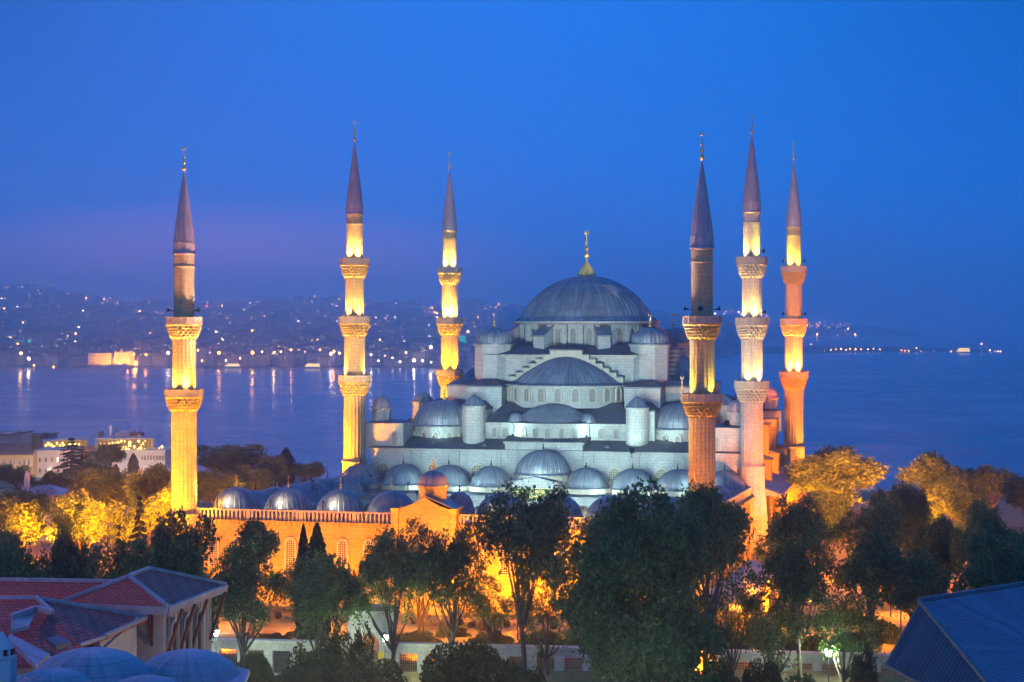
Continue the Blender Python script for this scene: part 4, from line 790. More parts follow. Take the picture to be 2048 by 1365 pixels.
# slender hillside tower and other far landmarks
tw = thing('tower_block', 'tall pale pointed tower block on the hazy left hillside', 'tower', tuple(far(40, 657, 5000))); mb = MB(); far_box(mb, 33, 47, 606, 662, 5000, 20); obj('wall', mb, M['pale'], tw, tuple(far(40, 657, 5000)))
a = far(33, 606, 5000); b_ = far(47, 606, 5000); q = CF*20; t = far(40, 588, 5000)+q/2; mb = MB(); mb.add([a, b_, b_+q, a+q, t], [(0, 1, 4), (1, 2, 4), (2, 3, 4), (3, 0, 4)]); obj('pointed_roof', mb, M['city'], tw, tuple(a))
mb = MB()
for y in range(610, 656, 4):
    for x in (34.5, 37.5, 42, 45.5):
        if rc.random() < .5: p = far(x, y, 4998.5); mb.obox(p, CR, 1.1, .2, p[2]-1.3, p[2]+1.3)
o = obj('window', mb, emit('dim far windows', (.9, .75, .8), 16), tw, tuple(far(40, 657, 5000))); o['kind'] = 'stuff'
for i, px_ in enumerate((43, 59)):
    p = far(px_, 736, 2900); mt = thing('far_minaret', 'thin green-lit mosque tower on the far left shore', 'minaret', tuple(p), 'green-lit far towers'); mb = MB(); mb.lathe([(1.6, 0), (1.3, 30), (2.2, 31), (2.2, 33), (1.1, 33.2), (1.0, 42)], circ(10)); obj('shaft', mb, M['pale'], mt, tuple(p), local=True)
    mb = MB(); mb.lathe([(1.5, 0), (.05, 9)], circ(10)); obj('spire', mb, M['city_roof'], mt, (p[0], p[1], p[2]+42), local=True); point('green lamp', tuple(p-CF*6+np.array([0, 0, 30])), 9000, (.0, 1, .5), .5, mt); point('green lamp', tuple(p-CF*5+np.array([0, 0, 40])), 5000, (.0, 1, .5), .5, mt)
gb = thing('lit_tower', 'dark block with a green glowing front beside the yellow far minaret', 'tower', tuple(far(925, 712, 3100))); mb = MB(); far_box(mb, 918, 932, 671, 712, 3100, 12); obj('wall', mb, M['city'], gb, tuple(far(925, 712, 3100)))
mb = MB()
for r_ in range(9):
    for c_ in range(4): p = far(920+c_*3.3, 674+r_*3.7, 3099.5); mb.obox(p, CR, 1.1, .15, p[2]-1.2, p[2]+1.2)
o = obj('light_panel', mb, GL['green'], gb, tuple(far(925, 712, 3100))); o['kind'] = 'stuff'
cr_ = thing('tower_crane', 'faint thin tower crane rising above the hazy far city', 'crane', tuple(far(842, 655, 4200))); p0, p1 = far(842, 660, 4200), far(842, 593, 4200); mb = MB(); mb.bar(p0, p1, .9); obj('mast', mb, M['pale'], cr_, tuple(p0)); mb = MB(); mb.bar(far(839, 595, 4200), far(856, 594, 4200), .8); obj('jib', mb, M['pale'], cr_, tuple(p1))
# boats
M['hull'] = plain('white hull paint', (.7, .7, .7), .4); M['hull_dark'] = plain('dark hull paint', (.05, .06, .09), .5); M['cabin_lit'] = emit('lit ferry cabin', (1, .66, .22), 2.6)
def ferry(px0, px1, d, h, label, bright=True):
    a, b_ = far(px0, 740, d), far(px1, 740, d); L = np.linalg.norm(b_-a); c = (a+b_)/2; u = (b_-a)/L; w = CF*min(6, L*.16)
    o = thing('ferry', label, 'ferry', (c[0], c[1], SEA)); mb = MB(); z = SEA-.5
    hull = [c-u*L*.5, c-u*L*.42-w, c+u*L*.38-w, c+u*L*.5, c+u*L*.38+w, c-u*L*.42+w]; mb.hexa([(q[0]-0, q[1], z) for q in hull], [(*(c+(q-c)*1.06)[:2], z+3.2) for q in hull]); obj('hull', mb, M['hull'], o, (c[0], c[1], SEA))
    mb = MB(); mb.obox(c, u, L*.40, min(5, L*.14), z+3.2, z+3.2+h*.45); mb.obox(c+u*L*.03, u, L*.33, min(4.4, L*.12), z+3.6+h*.45, z+3.2+h*.9); obj('cabin', mb, M['cabin_lit'] if bright else M['hull'], o, (c[0], c[1], SEA))
    mb = MB(); mb.obox(c, u, L*.42, min(5.3, L*.15), z+3.2+h*.45, z+3.6+h*.45); mb.obox(c, u, L*.36, min(5, L*.14), z+3.2+h*.9, z+3.6+h*.9)
    mb.obox(c+u*L*.28, u, L*.05, 2, z+3.6+h*.9, z+6+h*.9); obj('deck', mb, M['hull'], o, (c[0], c[1], SEA)); mb = MB(); k = c-u*L*.08; mb.tube([(k[0], k[1], z+3.5+h*.9), (k[0], k[1], z+7.5+h*.9)], [1.4, 1.2], 10); obj('funnel', mb, M['hull_dark'], o, (c[0], c[1], SEA))
ferry(607, 643, 2640, 4.5, 'brightly lit yellow ferry crossing just off the middle of the far shore'); ferry(448, 482, 2660, 4, 'lit white ferry moored right of the left minaret')
ferry(202, 262, 2620, 2.4, 'long low ferry passing in front of the orange palace', False)
ferry(1912, 1942, 3700, 8, 'bright yellow and red lit boat standing off the end of the right spit')
lh = thing('lighthouse', 'slim lighthouse with a pink-white lamp beyond the end of the spit', 'lighthouse', (*far(1963, 705, 3840)[:2], SEA)); p = far(1963, 690, 3840); mb = MB(); mb.lathe([(2.4, 0), (1.6, p[2]-SEA-1), (2.2, p[2]-SEA-.8), (2.2, p[2]-SEA)], circ(10)); obj('shaft', mb, M['pale'], lh, (p[0], p[1], SEA), local=True); inst('lamp', GM['pink'], lh, (p[0], p[1], p[2]+1.5), 0, (2.6,)*3)
# ------------------------------------------------------------------ near buildings
def tile_mat():
    m, n, b, o = mat('red clay roof tiles'); P = n.node('ShaderNodeNewGeometry').outputs['Position']; s = n.node('ShaderNodeSeparateXYZ', inp={0: P})
    u = n.math('ADD', n.math('MULTIPLY', s.outputs[0], .973), n.math('MULTIPLY', s.outputs[1], .229)); v = n.math('MULTIPLY', s.outputs[2], 2.6)
    uv = n.node('ShaderNodeCombineXYZ', inp={0: u, 1: v})
    br = n.node('ShaderNodeTexBrick', inp={'Vector': uv.outputs[0], 'Color1': (.74, .15, .11, 1), 'Color2': (.55, .10, .08, 1), 'Mortar': (.07, .025, .02, 1), 'Scale': 1, 'Mortar Size': .035, 'Mortar Smooth': .5, 'Bias': 0, 'Brick Width': .45, 'Row Height': .36})
    f = n.noise(P, .6, 5, .65); n.l.new(n.mix(n.math('MULTIPLY', n.ramp(f, [(.4, (0, 0, 0)), (.65, (1, 1, 1))]), .5), br.outputs[0], (.34, .09, .09, 1)), b.inputs['Base Color']); b.inputs['Roughness'].default_value = .75
    bump(n, b, br.outputs['Fac'], .6, -.06); return m
M['tile'] = tile_mat()
M['ridge'] = lead('lead ridge strip', (.42, .44, .46), .5, .3)
M['plaster'] = plain('aged cream plaster', (.60, .52, .42), .85, 0, .7, .4, .15)
M['plaster_white'] = plain('white plaster', (.62, .62, .60), .85, 0, .7, .35, .1)
M['wood_red'] = plain('dark red painted wood', (.16, .04, .03), .6)
M['glass_dark'] = plain('dark window glass', (.02, .025, .03), .12, 0, 1, .1, 0)
def roof_poly(mb, pts, th=.22):
    n = len(pts); mb.add([tuple(p) for p in pts]+[(p[0], p[1], p[2]-th) for p in pts], [tuple(range(n)), tuple(reversed(range(n, 2*n)))]+[(i, n+i, n+(i+1) % n, (i+1) % n) for i in range(n)])
def hz(px_, y, z): return at_z(px_, y, z)
house = thing('tiled_house', 'old cream house with hipped red tiled roof and bracketed eaves', 'house', tuple(loc_cam(-26, 141, -12.6)))
HL = WLOC[house.name]
def hpart(name, mb, m, parent=None): return obj(name, mb, M[m] if isinstance(m, str) else m, parent or house, HL)
ze = 9.0
FR, BR_, FL_ = hz(335, 1216, ze), hz(452, 1171, ze), hz(120, 1207, ze); BL = FL_+(BR_-FR)
R0, R1 = hz(258, 1155, 10.75), hz(300, 1139, 10.75)
mb = MB(); roof_poly(mb, [FL_, FR, R0]); roof_poly(mb, [FR, BR_, R1, R0]); roof_poly(mb, [BR_, BL, R1]); roof_poly(mb, [BL, FL_, R0, R1]); hroof = hpart('roof', mb, 'tile')
mb = MB(); up = np.array([0, 0, .12])
for a, b_ in ((FL_, R0), (FR, R0), (BR_, R1), (R0, R1), (BL, R1)): mb.bar(a+up, b_+up, .12)
for a, b_ in ((FL_, FR), (FR, BR_)): mb.bar(a-up, b_-up, .17); mb.bar(a-up*3.4, b_-up*3.4, .10)
hpart('ridge_strip', mb, 'ridge', hroof)
cen = (FL_+BR_)/2; ins = lambda p, k: np.array([*(cen[:2]+(p[:2]-cen[:2])*k), 0])
w = [ins(p, .80) for p in (FL_, FR, BR_, BL)]; mb = MB(); mb.prism([tuple(p[:2]) for p in w], -12.6, 8.75); mb.prism([tuple(ins(p, .83)[:2]) for p in (FL_, FR, BR_, BL)], 2.0, 2.35)
u = (w[2]-w[1])[:2]; LU = np.linalg.norm(u); u /= LU; nrm = np.array([u[1], -u[0]])
for k in range(15): q = w[1][:2]+u*LU*(k+.25)/14.5+nrm*.05; mb.obox(q, u, .10, .06, 2.4, 8.6)
hw = hpart('wall', mb, 'plaster')
ang = math.atan2(nrm[1], nrm[0])+PI/2
for s_ in (.16, .42, .68):
    q = w[1][:2]+u*LU*s_+nrm*.12; window(hw, (q[0], q[1], 3.6), ang, 1.1, 4.0, .22, 'glass_dark')
mb = MB(); q = w[1][:2]+u*LU*.45+nrm*.55; mb.obox(q, u, LU*.36, .55, 2.36, 2.6); hpart('balcony', mb, 'ridge')
for s_ in (.04, .3, .56, .97):
    mb = MB(); q = w[1][:2]+u*LU*s_; e = q+nrm*1.35; mb.bar((q[0]+nrm[0]*.1, q[1]+nrm[1]*.1, 5.0), (e[0], e[1], 8.7), .10); hpart('eave_bracket', mb, 'wood_red')
mb = MB(); q = w[1][:2]-(w[1]-w[0])[:2]*.12; mb.bar((*(q-u*.1), 6.0), (*(q-u*.9), 8.6), .07); mb.bar((*(q-u*.1), 6.0), (*(q-u*.1), 8.6), .06); hpart('eave_bracket', mb, 'wood_red')
# long rear wing
wing = thing('tiled_wing', 'long low red tiled wing running off left behind the hipped house', 'house', tuple(loc_cam(-38, 150, -12.6)))
A0, A1 = hz(-260, 1158, 9.9), hz(232, 1166, 9.9); B0, B1 = hz(-260, 1203, 8.6), hz(150, 1205, 8.6); C0, C1 = A0+(A0-B0)*(1, 1, -1), A1+(A1-B1)*(1, 1, -1); C0[2] = C1[2] = 8.6
mb = MB(); roof_poly(mb, [B0, B1, A1, A0]); roof_poly(mb, [A0, A1, C1, C0]); wr = obj('roof', mb, M['tile'], wing, WLOC[wing.name]); mb = MB(); mb.bar(A0+up, A1+up, .13); obj('ridge_strip', mb, M['ridge'], wr, WLOC[wing.name])
mb = MB(); mb.prism([tuple((B0+(A0-B0)*.1)[:2]), tuple((B1+(A1-B1)*.1)[:2]), tuple((C1+(A1-C1)*.1)[:2]), tuple((C0+(A0-C0)*.1)[:2])], -12.6, 8.5); obj('wall', mb, M['plaster_white'], wing, WLOC[wing.name])
# nearer building with red roof, dormer and pink-lit gable wall
nb = thing('gabled_house', 'nearer red tiled house with pink side wall behind the blue domes', 'house', tuple(loc_cam(-28, 118, -12.6))); NL = WLOC[nb.name]
zr, zv = 10.1, 7.9
E0, E1 = hz(-200, 1199, zr), hz(72, 1199, zr); G1 = hz(292, 1237, zv+.3); G0 = hz(210, 1274, zv+.2); V0 = hz(160, 1290, zv); V1 = hz(60, 1330, zv-.6); V2 = hz(-200, 1345, zv-.6)
mb = MB(); roof_poly(mb, [V2, V1, V0, G0, G1, E1, E0]); nr = obj('roof', mb, M['tile'], nb, NL)
back = np.array([*(CF*5)[:2], 0]); K0, K1 = E0+back-(0, 0, 1.6), G1+back*.3-(0, 0, .4); mb = MB(); roof_poly(mb, [E0, E1, G1, K1, K0]); obj('roof', mb, M['tile'], nb, NL)
mb = MB(); mb.bar(E0+up, E1+up, .12); mb.bar(E1+up, G1+up, .12); mb.bar(G1+up*.5, G0+up*.5, .13); mb.bar(G0, V0, .10); D0, D1, D2, D3 = hz(72, 1198, 10.15), hz(104, 1228, 9.7), hz(74, 1220, 9.75), hz(22, 1238, 9.5)
mb.bar(D0+up, D1+up, .12); mb.bar(D1+up, D2+up, .11); mb.bar(D2+up, D3+up, .11); obj('ridge_strip', mb, M['ridge'], nr, NL)
mb = MB(); mb.add([D3, D2-(0, 0, .1), hz(58, 1252, 9.15), hz(22, 1263, 8.9)], [(0, 1, 2, 3)]); mb.bar(D2+up, D3+up, .17); mb.bar(D1+up, D2+up, .17); mb.bar(hz(22, 1263, 8.95), hz(58, 1254, 9.2), .13); obj('dormer', mb, M['ridge'], nb, NL)
mb = MB(); q = [tuple(G0[:2]+(G1-G0)[:2]*.06-CR[:2]*.5), tuple(G1[:2]-CR[:2]*.5-(G1-G0)[:2]*.06), tuple((G1+back*.4)[:2]-CR[:2]*8), tuple(V2[:2]+CF[:2]*2.5), tuple(V1[:2]+CF[:2]*2.5), tuple(V0[:2]-CR[:2]*.2+CF[:2]*1.0)]; mb.prism(q, -12.6, 7.3)
e0, e1 = np.array(q[0]), np.array(q[1]); mb.hexa([(*e0, 7.3), (*e1, 7.3), (*(e1-CR[:2]*.4), 7.3), (*(e0-CR[:2]*.4), 7.3)], [(*e0, G0[2]-.2), (*e1, G1[2]-.3), (*(e1-CR[:2]*.4), G1[2]-.3), (*(e0-CR[:2]*.4), G0[2]-.2)])
d_ = (e1-e0)/np.linalg.norm(e1-e0); nn = np.array([d_[1], -d_[0]]); nw = obj('wall', mb, M['plaster'], nb, NL)
mb = MB(); mb.hexa([(*(e0+nn*.18), 6.9), (*(e1+nn*.18), 8.2), (*e1, 8.2), (*e0, 6.9)], [(*(e0+nn*.18), 7.1), (*(e1+nn*.18), 8.4), (*e1, 8.4), (*e0, 7.1)]); obj('string_course', mb, M['plaster'], nb, NL)
q = e0+(e1-e0)*.62+nn*.03; window(nw, (q[0], q[1], 4.6), math.atan2(nn[1], nn[0])+PI/2, .7, 1.6, .12, 'glass_dark')
mb = MB(); roof_poly(mb, [hz(92, 1276, 8.75), hz(118, 1271, 8.75), hz(142, 1284, 8.55), hz(112, 1292, 8.5)], .3); obj('roof_hatch', mb, M['lead_dark'], nb, NL)
mb = MB(); roof_poly(mb, [hz(16, 1276, 8.9), hz(20, 1268, 9.0), hz(100, 1308, 8.3), hz(72, 1330, 8.1)], .35); obj('roof_flashing', mb, M['lead_blue'], nb, NL)
# lead domed bath building in the foreground
bath = thing('domed_building', 'low old building with blue lead domes in the bottom corner below the tiled houses', 'building', tuple(loc_cam(-20, 104, -12.6))); BLc = WLOC[bath.name]
def fdome(px_, ytop, wpx, dep, rise=.62):
    r = wpx/2*dep/FPX; t = at_depth(px_, ytop, dep); A, Mo = seam_angles(20, w=.10, e=.012); mb = MB(); mb.lathe([(r*1.12, t[2]-r*rise-.5), (r*1.12, t[2]-r*rise-.2), (r, t[2]-r*rise)]+[(a, b_) for a, b_ in [(r*math.cos(q), t[2]-r*rise+r*rise*math.sin(q)) for q in np.linspace(.02, 1.56, 11)]][1:], A, Mo, c=(t[0], t[1]))
    for z in (.25, .5, .75): rr = np.interp(z, [0, .25, .5, .75, 1], [1, .968, .866, .661, 0])*r; mb.lathe([(rr*1.004, t[2]-r*rise*(1-z)-.06), (rr*1.012, t[2]-r*rise*(1-z)), (rr*.99, t[2]-r*rise*(1-z)+.05)], circ(40), c=(t[0], t[1]))
    return obj('dome', mb, M['lead_blue'], bath, (t[0], t[1], t[2])), t
for a in ((182, 1297, 250, 108), (375, 1300, 215, 112), (104, 1338, 170, 99), (292, 1352, 170, 101)): fdome(*a)
mb = MB(); Z = 8.7; mb.prism([tuple(hz(30, 1352, Z)[:2]), tuple(hz(30, 1500, Z)[:2]), tuple(hz(455, 1440, Z)[:2]), tuple(hz(500, 1340, Z)[:2]), tuple(hz(420, 1322, Z)[:2])], Z-.3, Z); mb.prism([tuple(hz(20, 1356, Z)[:2]), tuple(hz(20, 1500, Z)[:2]), tuple(hz(452, 1445, Z)[:2]), tuple(hz(494, 1342, Z)[:2]), tuple(hz(418, 1326, Z)[:2])], Z-.5, Z-.3)
a, b_ = hz(438, 1340, Z), hz(500, 1338, Z)
for k in range(9): p0 = hz(400+k*11, 1326+k*1.5, Z); p1 = hz(360+k*11, 1420, Z); mb.bar(p0+(0, 0, .02), p1+(0, 0, .02), .04)
obj('flat_roof', mb, M['lead_blue'], bath, BLc)
mb = MB(); mb.prism([tuple(hz(30, 1360, Z)[:2]), tuple(hz(30, 1500, Z)[:2]), tuple(hz(440, 1450, Z)[:2]), tuple(hz(486, 1345, Z)[:2]), tuple(hz(410, 1328, Z)[:2])], -12.6, Z-.5); obj('wall', mb, M['plaster_white'], bath, BLc)
ch = thing('chimney', 'stubby chimney with a domed cap at the left edge of the picture', 'chimney', tuple(at_depth(4, 1365, 100))); p = at_depth(4, 1330, 100); mb = MB(); mb.obox(p, CR, .62, .62, 8.0, p[2]+.3); mb.lathe([(.72, p[2]+.3), (.78, p[2]+.45), (.62, p[2]+.55), (.6, p[2]+.9), (.05, p[2]+1.75)], circ(8, PI/8), c=(p[0], p[1])); obj('stack', mb, M['plaster_white'], ch, WLOC[ch.name])
mb = MB()
for k in range(8): a = 2*PI*k/8; mb.obox((p[0]+.6*math.cos(a), p[1]+.6*math.sin(a)), (math.cos(a), math.sin(a)), .06, .1, p[2]+.56, p[2]+.86)
obj('vent_opening', mb, M['iron'], ch, WLOC[ch.name])
# big metal roof at the right
mr_ = thing('metal_roof_building', 'building with a big blue ribbed metal hip roof in the bottom right corner', 'building', tuple(loc_cam(26, 92, -12.6))); ML = WLOC[mr_.name]
AP = loc_cam(20.45, 95, 15.55); RE = loc_cam(40, 111.7, 15.55); LE = loc_cam(18.85, 95.6, 12.3); NC = loc_cam(22.4, 80.5, 11.6); NR = loc_cam(60, 90, 11.0)
def ribbed(face, along, n, mb):
    """standing ribs across a roof face: from edge a->b to edge c->d"""
    (a, b_), (c, d) = along
    for k in range(n+1):
        t = k/n; mb.bar(a+(b_-a)*t+(0, 0, .05), c+(d-c)*t+(0, 0, .05), .05)
NR = NC+(RE-AP)*1.6
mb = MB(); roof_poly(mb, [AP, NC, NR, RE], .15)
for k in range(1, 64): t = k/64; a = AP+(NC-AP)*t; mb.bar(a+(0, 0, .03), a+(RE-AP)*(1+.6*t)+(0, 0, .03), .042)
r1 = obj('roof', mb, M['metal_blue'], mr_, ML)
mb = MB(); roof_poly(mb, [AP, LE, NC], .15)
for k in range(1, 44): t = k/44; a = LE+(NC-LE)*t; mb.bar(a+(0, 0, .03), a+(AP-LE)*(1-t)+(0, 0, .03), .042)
obj('roof', mb, M['metal_shaded'], mr_, ML)
mb = MB(); mb.bar(AP+up, NC+up, .09); mb.bar(AP+up, RE+up, .09); mb.bar(LE, NC, .1); obj('ridge_strip', mb, M['metal_shaded'], mr_, ML)
BK = loc_cam(39, 119, 11.5); BL2 = loc_cam(21.4, 101, 12.0); mb = MB(); roof_poly(mb, [AP, RE, BK, BL2], .15); roof_poly(mb, [AP, BL2, LE], .15); obj('roof', mb, M['metal_shaded'], mr_, ML)
mb = MB(); s_ = lambda p, k=.06: tuple((p+(loc_cam(35, 98, 0)-p)*k)[:2]); mb.prism([s_(LE), s_(NC), s_(NR), s_(RE, .1), s_(BK), s_(BL2)], -12.6, 11.2); obj('wall', mb, M['plaster'], mr_, ML)

# ------------------------------------------------------------------ precinct wall with barred windows, gate, street lamps
PW0 = np.array([*at_z(330, 1280, -8.2)[:2]]); d0 = 222.; PW0 = loc_cam((380-1024)/FPX*222.5, 222.5, 0)[:2]; PW1 = loc_cam((1870-1024)/FPX*211.5, 211.5, 0)[:2]
pu = (PW1-PW0)/np.linalg.norm(PW1-PW0); pn = np.array([pu[1], -pu[0]]); PL = np.linalg.norm(PW1-PW0)
if np.dot(pn, CF[:2]) > 0: pn = -pn
def on_wall(px_):
    best = min(np.linspace(0, PL, 3000), key=lambda t: abs((1024+FPX*np.dot((PW0+pu*t)-CAM[:2], CR[:2])/np.dot((PW0+pu*t)-CAM[:2], CF[:2]))-px_)); return best
GATE0, GATE1 = on_wall(697), on_wall(790)
def precinct(t0, t1, label, grille_t):
    c = PW0+pu*(t0+t1)/2; o = thing('precinct_wall', label, 'wall', (c[0], c[1], -12.6), 'precinct wall lengths'); L = (c[0], c[1], -12.6)
    mb = MB(); bay = 3.3; n = max(1, round((t1-t0)/bay)); bay = (t1-t0)/n
    mb.obox(c, pu, (t1-t0)/2, .35, -13.5, -11.9); mb.obox(c, pu, (t1-t0)/2, .34, -9.25, -8.55)
    mb.obox(c+pn*.06, pu, (t1-t0)/2, .5, -8.55, -8.3); mb.obox(c, pu, (t1-t0)/2, .62, -8.3, -8.05)
    for k in range(n+1): q = PW0+pu*(t0+k*bay); mb.obox(q, pu, .52, .4 if k % 2 else .42, -11.9, -9.25)
    obj('masonry', mb, M['marble'], o, L)
    for k in range(n):
        a = t0+k*bay+.52; b_ = t0+(k+1)*bay-.52; g = MB(); q = PW0+pu*(a+b_)/2
        for i in range(1, 9): r_ = PW0+pu*(a+(b_-a)*i/9); g.obox(r_, pu, .022, .03, -11.9, -9.25)
        for i in range(1, 9): g.obox(q, pu, (b_-a)/2, .022, -11.9+2.65*i/9-.022, -11.9+2.65*i/9+.022)
        obj('grille', g, M['iron'], o, (q[0], q[1], -11.9))
    return o
precinct(0, GATE0, 'pale precinct wall with barred openings between the tiled house and the arched gate', 0)
precinct(GATE1, on_wall(1230), 'pale precinct wall with glowing orange barred openings right of the arched gate', 0)
precinct(on_wall(1230)+.02, PL, 'pale precinct wall with barred openings below the right-hand trees', 0)
gt = thing('precinct_gate', 'grey marble arched gate with dark flat coping and small yellow notice', 'gate', (*(PW0+pu*(GATE0+GATE1)/2), -12.6)); GLc = WLOC[gt.name]
mb = MB(); gw = GATE1-GATE0; c0 = PW0+pu*GATE0; c1 = PW0+pu*GATE1
def gate_wall():
    th = .9; P = lambda s, z, t: (*(c0+pu*s-pn*(th*t-.45)), z); sc = gw*.46; ha = gw*.22; spring = -8.3
    arc = [(sc+ha*math.cos(a), spring+ha*1.1*math.sin(a)) for a in np.linspace(PI, 0, 13)]; zt = -4.3
    for t in (0, 1):
        for q in [[(0, -12.6), (sc-ha, -12.6), (sc-ha, zt), (0, zt)], [(sc+ha, -12.6), (gw, -12.6), (gw, zt), (sc+ha, zt)]]+[[arc[j], arc[j+1], (arc[j+1][0], zt), (arc[j][0], zt)] for j in range(12)]: mb.add([P(s, z, t) for s, z in q], [(0, 1, 2, 3)])
    for j in range(12): (xa, za), (xb, zb) = arc[j], arc[j+1]; mb.add([P(xa, za, 0), P(xb, zb, 0), P(xb, zb, 1), P(xa, za, 1)], [(0, 1, 2, 3)])
    for xx in (sc-ha, sc+ha, 0, gw): mb.add([P(xx, -12.6, 0), P(xx, spring if xx not in (0, gw) else zt, 0), P(xx, spring if xx not in (0, gw) else zt, 1), P(xx, -12.6, 1)], [(0, 1, 2, 3)])
    big = [(sc+ha*1.5*math.cos(a), spring+.2+ha*1.75*math.sin(a)) for a in np.linspace(PI, 0, 15)]; mb.tube([P(s, z, -.03) for s, z in [(sc-ha*1.5, -12.4)]+big+[(sc+ha*1.5, -12.4)]], [.09]*17, 6)
gate_wall(); obj('masonry', mb, M['marble'], gt, GLc)
mb = MB(); mb.obox((c0+c1)/2, pu, gw/2+.35, .95, -4.296, -3.75); obj('coping', mb, M['lead_dark'], gt, GLc)
mb = MB(); q = c0+pu*gw*.74+pn*.48; mb.obox(q, pu, .45, .03, -9.9, -9.1); obj('notice', mb, plain('yellow enamel sign', (.75, .55, .03), .4, 0, 1, .05, 0), gt, GLc)
M['lamp_white'] = emit('lit lamp globe', (.95, 1.0, .92), 22)
def street_lamp(px_, y, dep, label, pw):
    p = at_depth(px_, y, dep); o = thing('street_lamp', label, 'street lamp', (p[0], p[1], -12.6), 'street lamps along the precinct wall'); L = (p[0], p[1], -12.6)
    mb = MB(); mb.lathe([(.16, 0), (.16, .5), (.08, .6), (.06, p[2]+12.6-.5), (.12, p[2]+12.6-.42), (.05, p[2]+12.6-.3)], circ(10)); obj('post', mb, M['iron'], o, L, local=True)
    mb = MB(); mb.lathe([(.2, -.38), (.4, .1), (.36, .28), (.05, .3)], circ(10)); g = obj('lantern', mb, M['lamp_white'], o, tuple(p), local=True)
    mb = MB(); mb.lathe([(.38, .3), (.44, .36), (.14, .6), (.02, .75)], circ(10)); obj('cap', mb, M['iron'], o, tuple(p), local=True)
    q = p+np.array([*pn*.55, .1]); point('lamp light', tuple(q), pw, (.82, 1, .66), .3, o)
street_lamp(432, 1266, 216, 'lit street lamp by the wall right next to the tiled house eaves', 4200); street_lamp(770, 1276, 214, 'lit street lamp beside the arched marble gate', 4000); street_lamp(1657, 1306, 207, 'lit street lamp between two barred openings below the right trees', 3200)

# ------------------------------------------------------------------ left background houses
M['yellow_wall'] = plain('ochre rendered wall', (.62, .42, .20), .8, 0, .3, .25, .05); M['pink_wall'] = plain('pale pink rendered wall', (.58, .48, .46), .8, 0, .3, .25, .05); M['far_tile'] = plain('dull brown roof', (.20, .10, .08), .8, 0, .3, .4, .1)
M['bulb'] = emit('warm terrace bulb', (1, .62, .12), 7)
M['room_lit'] = emit('lit terrace room', (1, .50, .06), .35)
def cbox(mb, x0, x1, y0, y1, d, depth, zb=None):
    a = far(x0, y1, d); b_ = far(x1, y1, d); z1 = far(x0, y0, d)[2]; q = CF*depth; mb.prism([(a[0], a[1]), (b_[0], b_[1]), (b_[0]+q[0], b_[1]+q[1]), (a[0]+q[0], a[1]+q[1])], a[2] if zb is None else zb, z1)
def facade(parent, d, cols, rows, w=4, h=9, m='glass_dark'):
    for x in cols:
        for y in rows:
            mb = MB(); a, b_ = far(x-w/2, y+h/2, d-.12), far(x+w/2, y+h/2, d-.12); t = far(x, y-h/2, d)[2]; mb.obox((a+b_)[:2]/2, CR, np.linalg.norm(b_-a)/2, .14, a[2], t); wo = obj('window', mb, M['trim'], parent, tuple(a))
            mb = MB(); mb.obox((a+b_)[:2]/2-CF[:2]*.16, CR, np.linalg.norm(b_-a)/2-.14, .03, a[2]+.14, t-.14); obj('pane', mb, M[m], wo, tuple(a))
def bld(name, label, cat, px_, d): return thing(name, label, cat, (*far(px_, 960, d)[:2], -40))
h1 = bld('ochre_house', 'ochre house with brown sloping roof at the left edge before the sea', 'house', 30, 520); mb = MB(); cbox(mb, -60, 65, 908, 960, 520, 12, -40); obj('wall', mb, M['yellow_wall'], h1, WLOC[h1.name]); mb = MB(); a, b_, c_, d_ = far(-62, 909, 519), far(67, 909, 519), far(62, 887, 526), far(-62, 887, 526); roof_poly(mb, [a, b_, c_, d_], .3); roof_poly(mb, [d_, c_, b_+CF*13, a+CF*13], .3); obj('roof', mb, M['far_tile'], h1, WLOC[h1.name]); facade(h1, 520, (10, 22, 29, 40, 50, 58), (925,), 5, 11, 'room_cool')
h2 = bld('pink_house', 'pale pink four storey house beside the ochre one on the left', 'house', 100, 525); mb = MB(); cbox(mb, 70, 140, 903, 960, 525, 12, -40); cbox(mb, 68, 142, 901, 903, 524, 13); obj('wall', mb, M['pink_wall'], h2, WLOC[h2.name]); facade(h2, 525, (80, 92, 104, 116, 128), (920, 942), 5, 10)
h3 = bld('terrace_hotel', 'white hotel with a glowing yellow rooftop terrace left of the amber minaret', 'hotel', 265, 530); mb = MB(); cbox(mb, 205, 330, 904, 960, 530, 14, -40); cbox(mb, 203, 332, 901, 904, 529, 15.5); obj('wall', mb, M['plaster_white'], h3, WLOC[h3.name]); facade(h3, 530, [284+k*6 for k in range(8)]+[216, 226, 238, 250], (916, 941), 3.4, 10)
mb = MB(); cbox(mb, 190, 306, 877, 879, 530, 12); obj('terrace_roof', mb, M['pink_wall'], h3, WLOC[h3.name]); mb = MB(); cbox(mb, 196, 300, 880, 899, 536, 5); obj('terrace_room', mb, M['room_lit'], h3, WLOC[h3.name])
mb = MB()
for x in np.linspace(192, 304, 15): a = far(x, 900, 530.5); mb.bar(a, far(x, 878, 530.5), .09)
for x in np.linspace(304, 326, 6): mb.bar(far(x, 903, 530.5), far(x, 896, 530.5), .06)
mb.bar(far(192, 897, 530.3), far(326, 897, 530.3), .06); obj('terrace_rail', mb, M['trim'], h3, WLOC[h3.name])
rb = random.Random(5)
for px_, y in [(200+rb.uniform(0, 40), rb.uniform(884, 900)) for _ in range(16)]+[(242+rb.uniform(0, 50), rb.uniform(882, 899)) for _ in range(26)]+[(324, 894), (318, 897)]:
    mb = MB(); r_ = rb.uniform(.16, .42); mb.lathe([(.02, -r_), (r_, 0), (.02, r_)], circ(6)); obj('bulb', mb, M['bulb'], h3, tuple(far(px_, y, 531.5)), local=True)
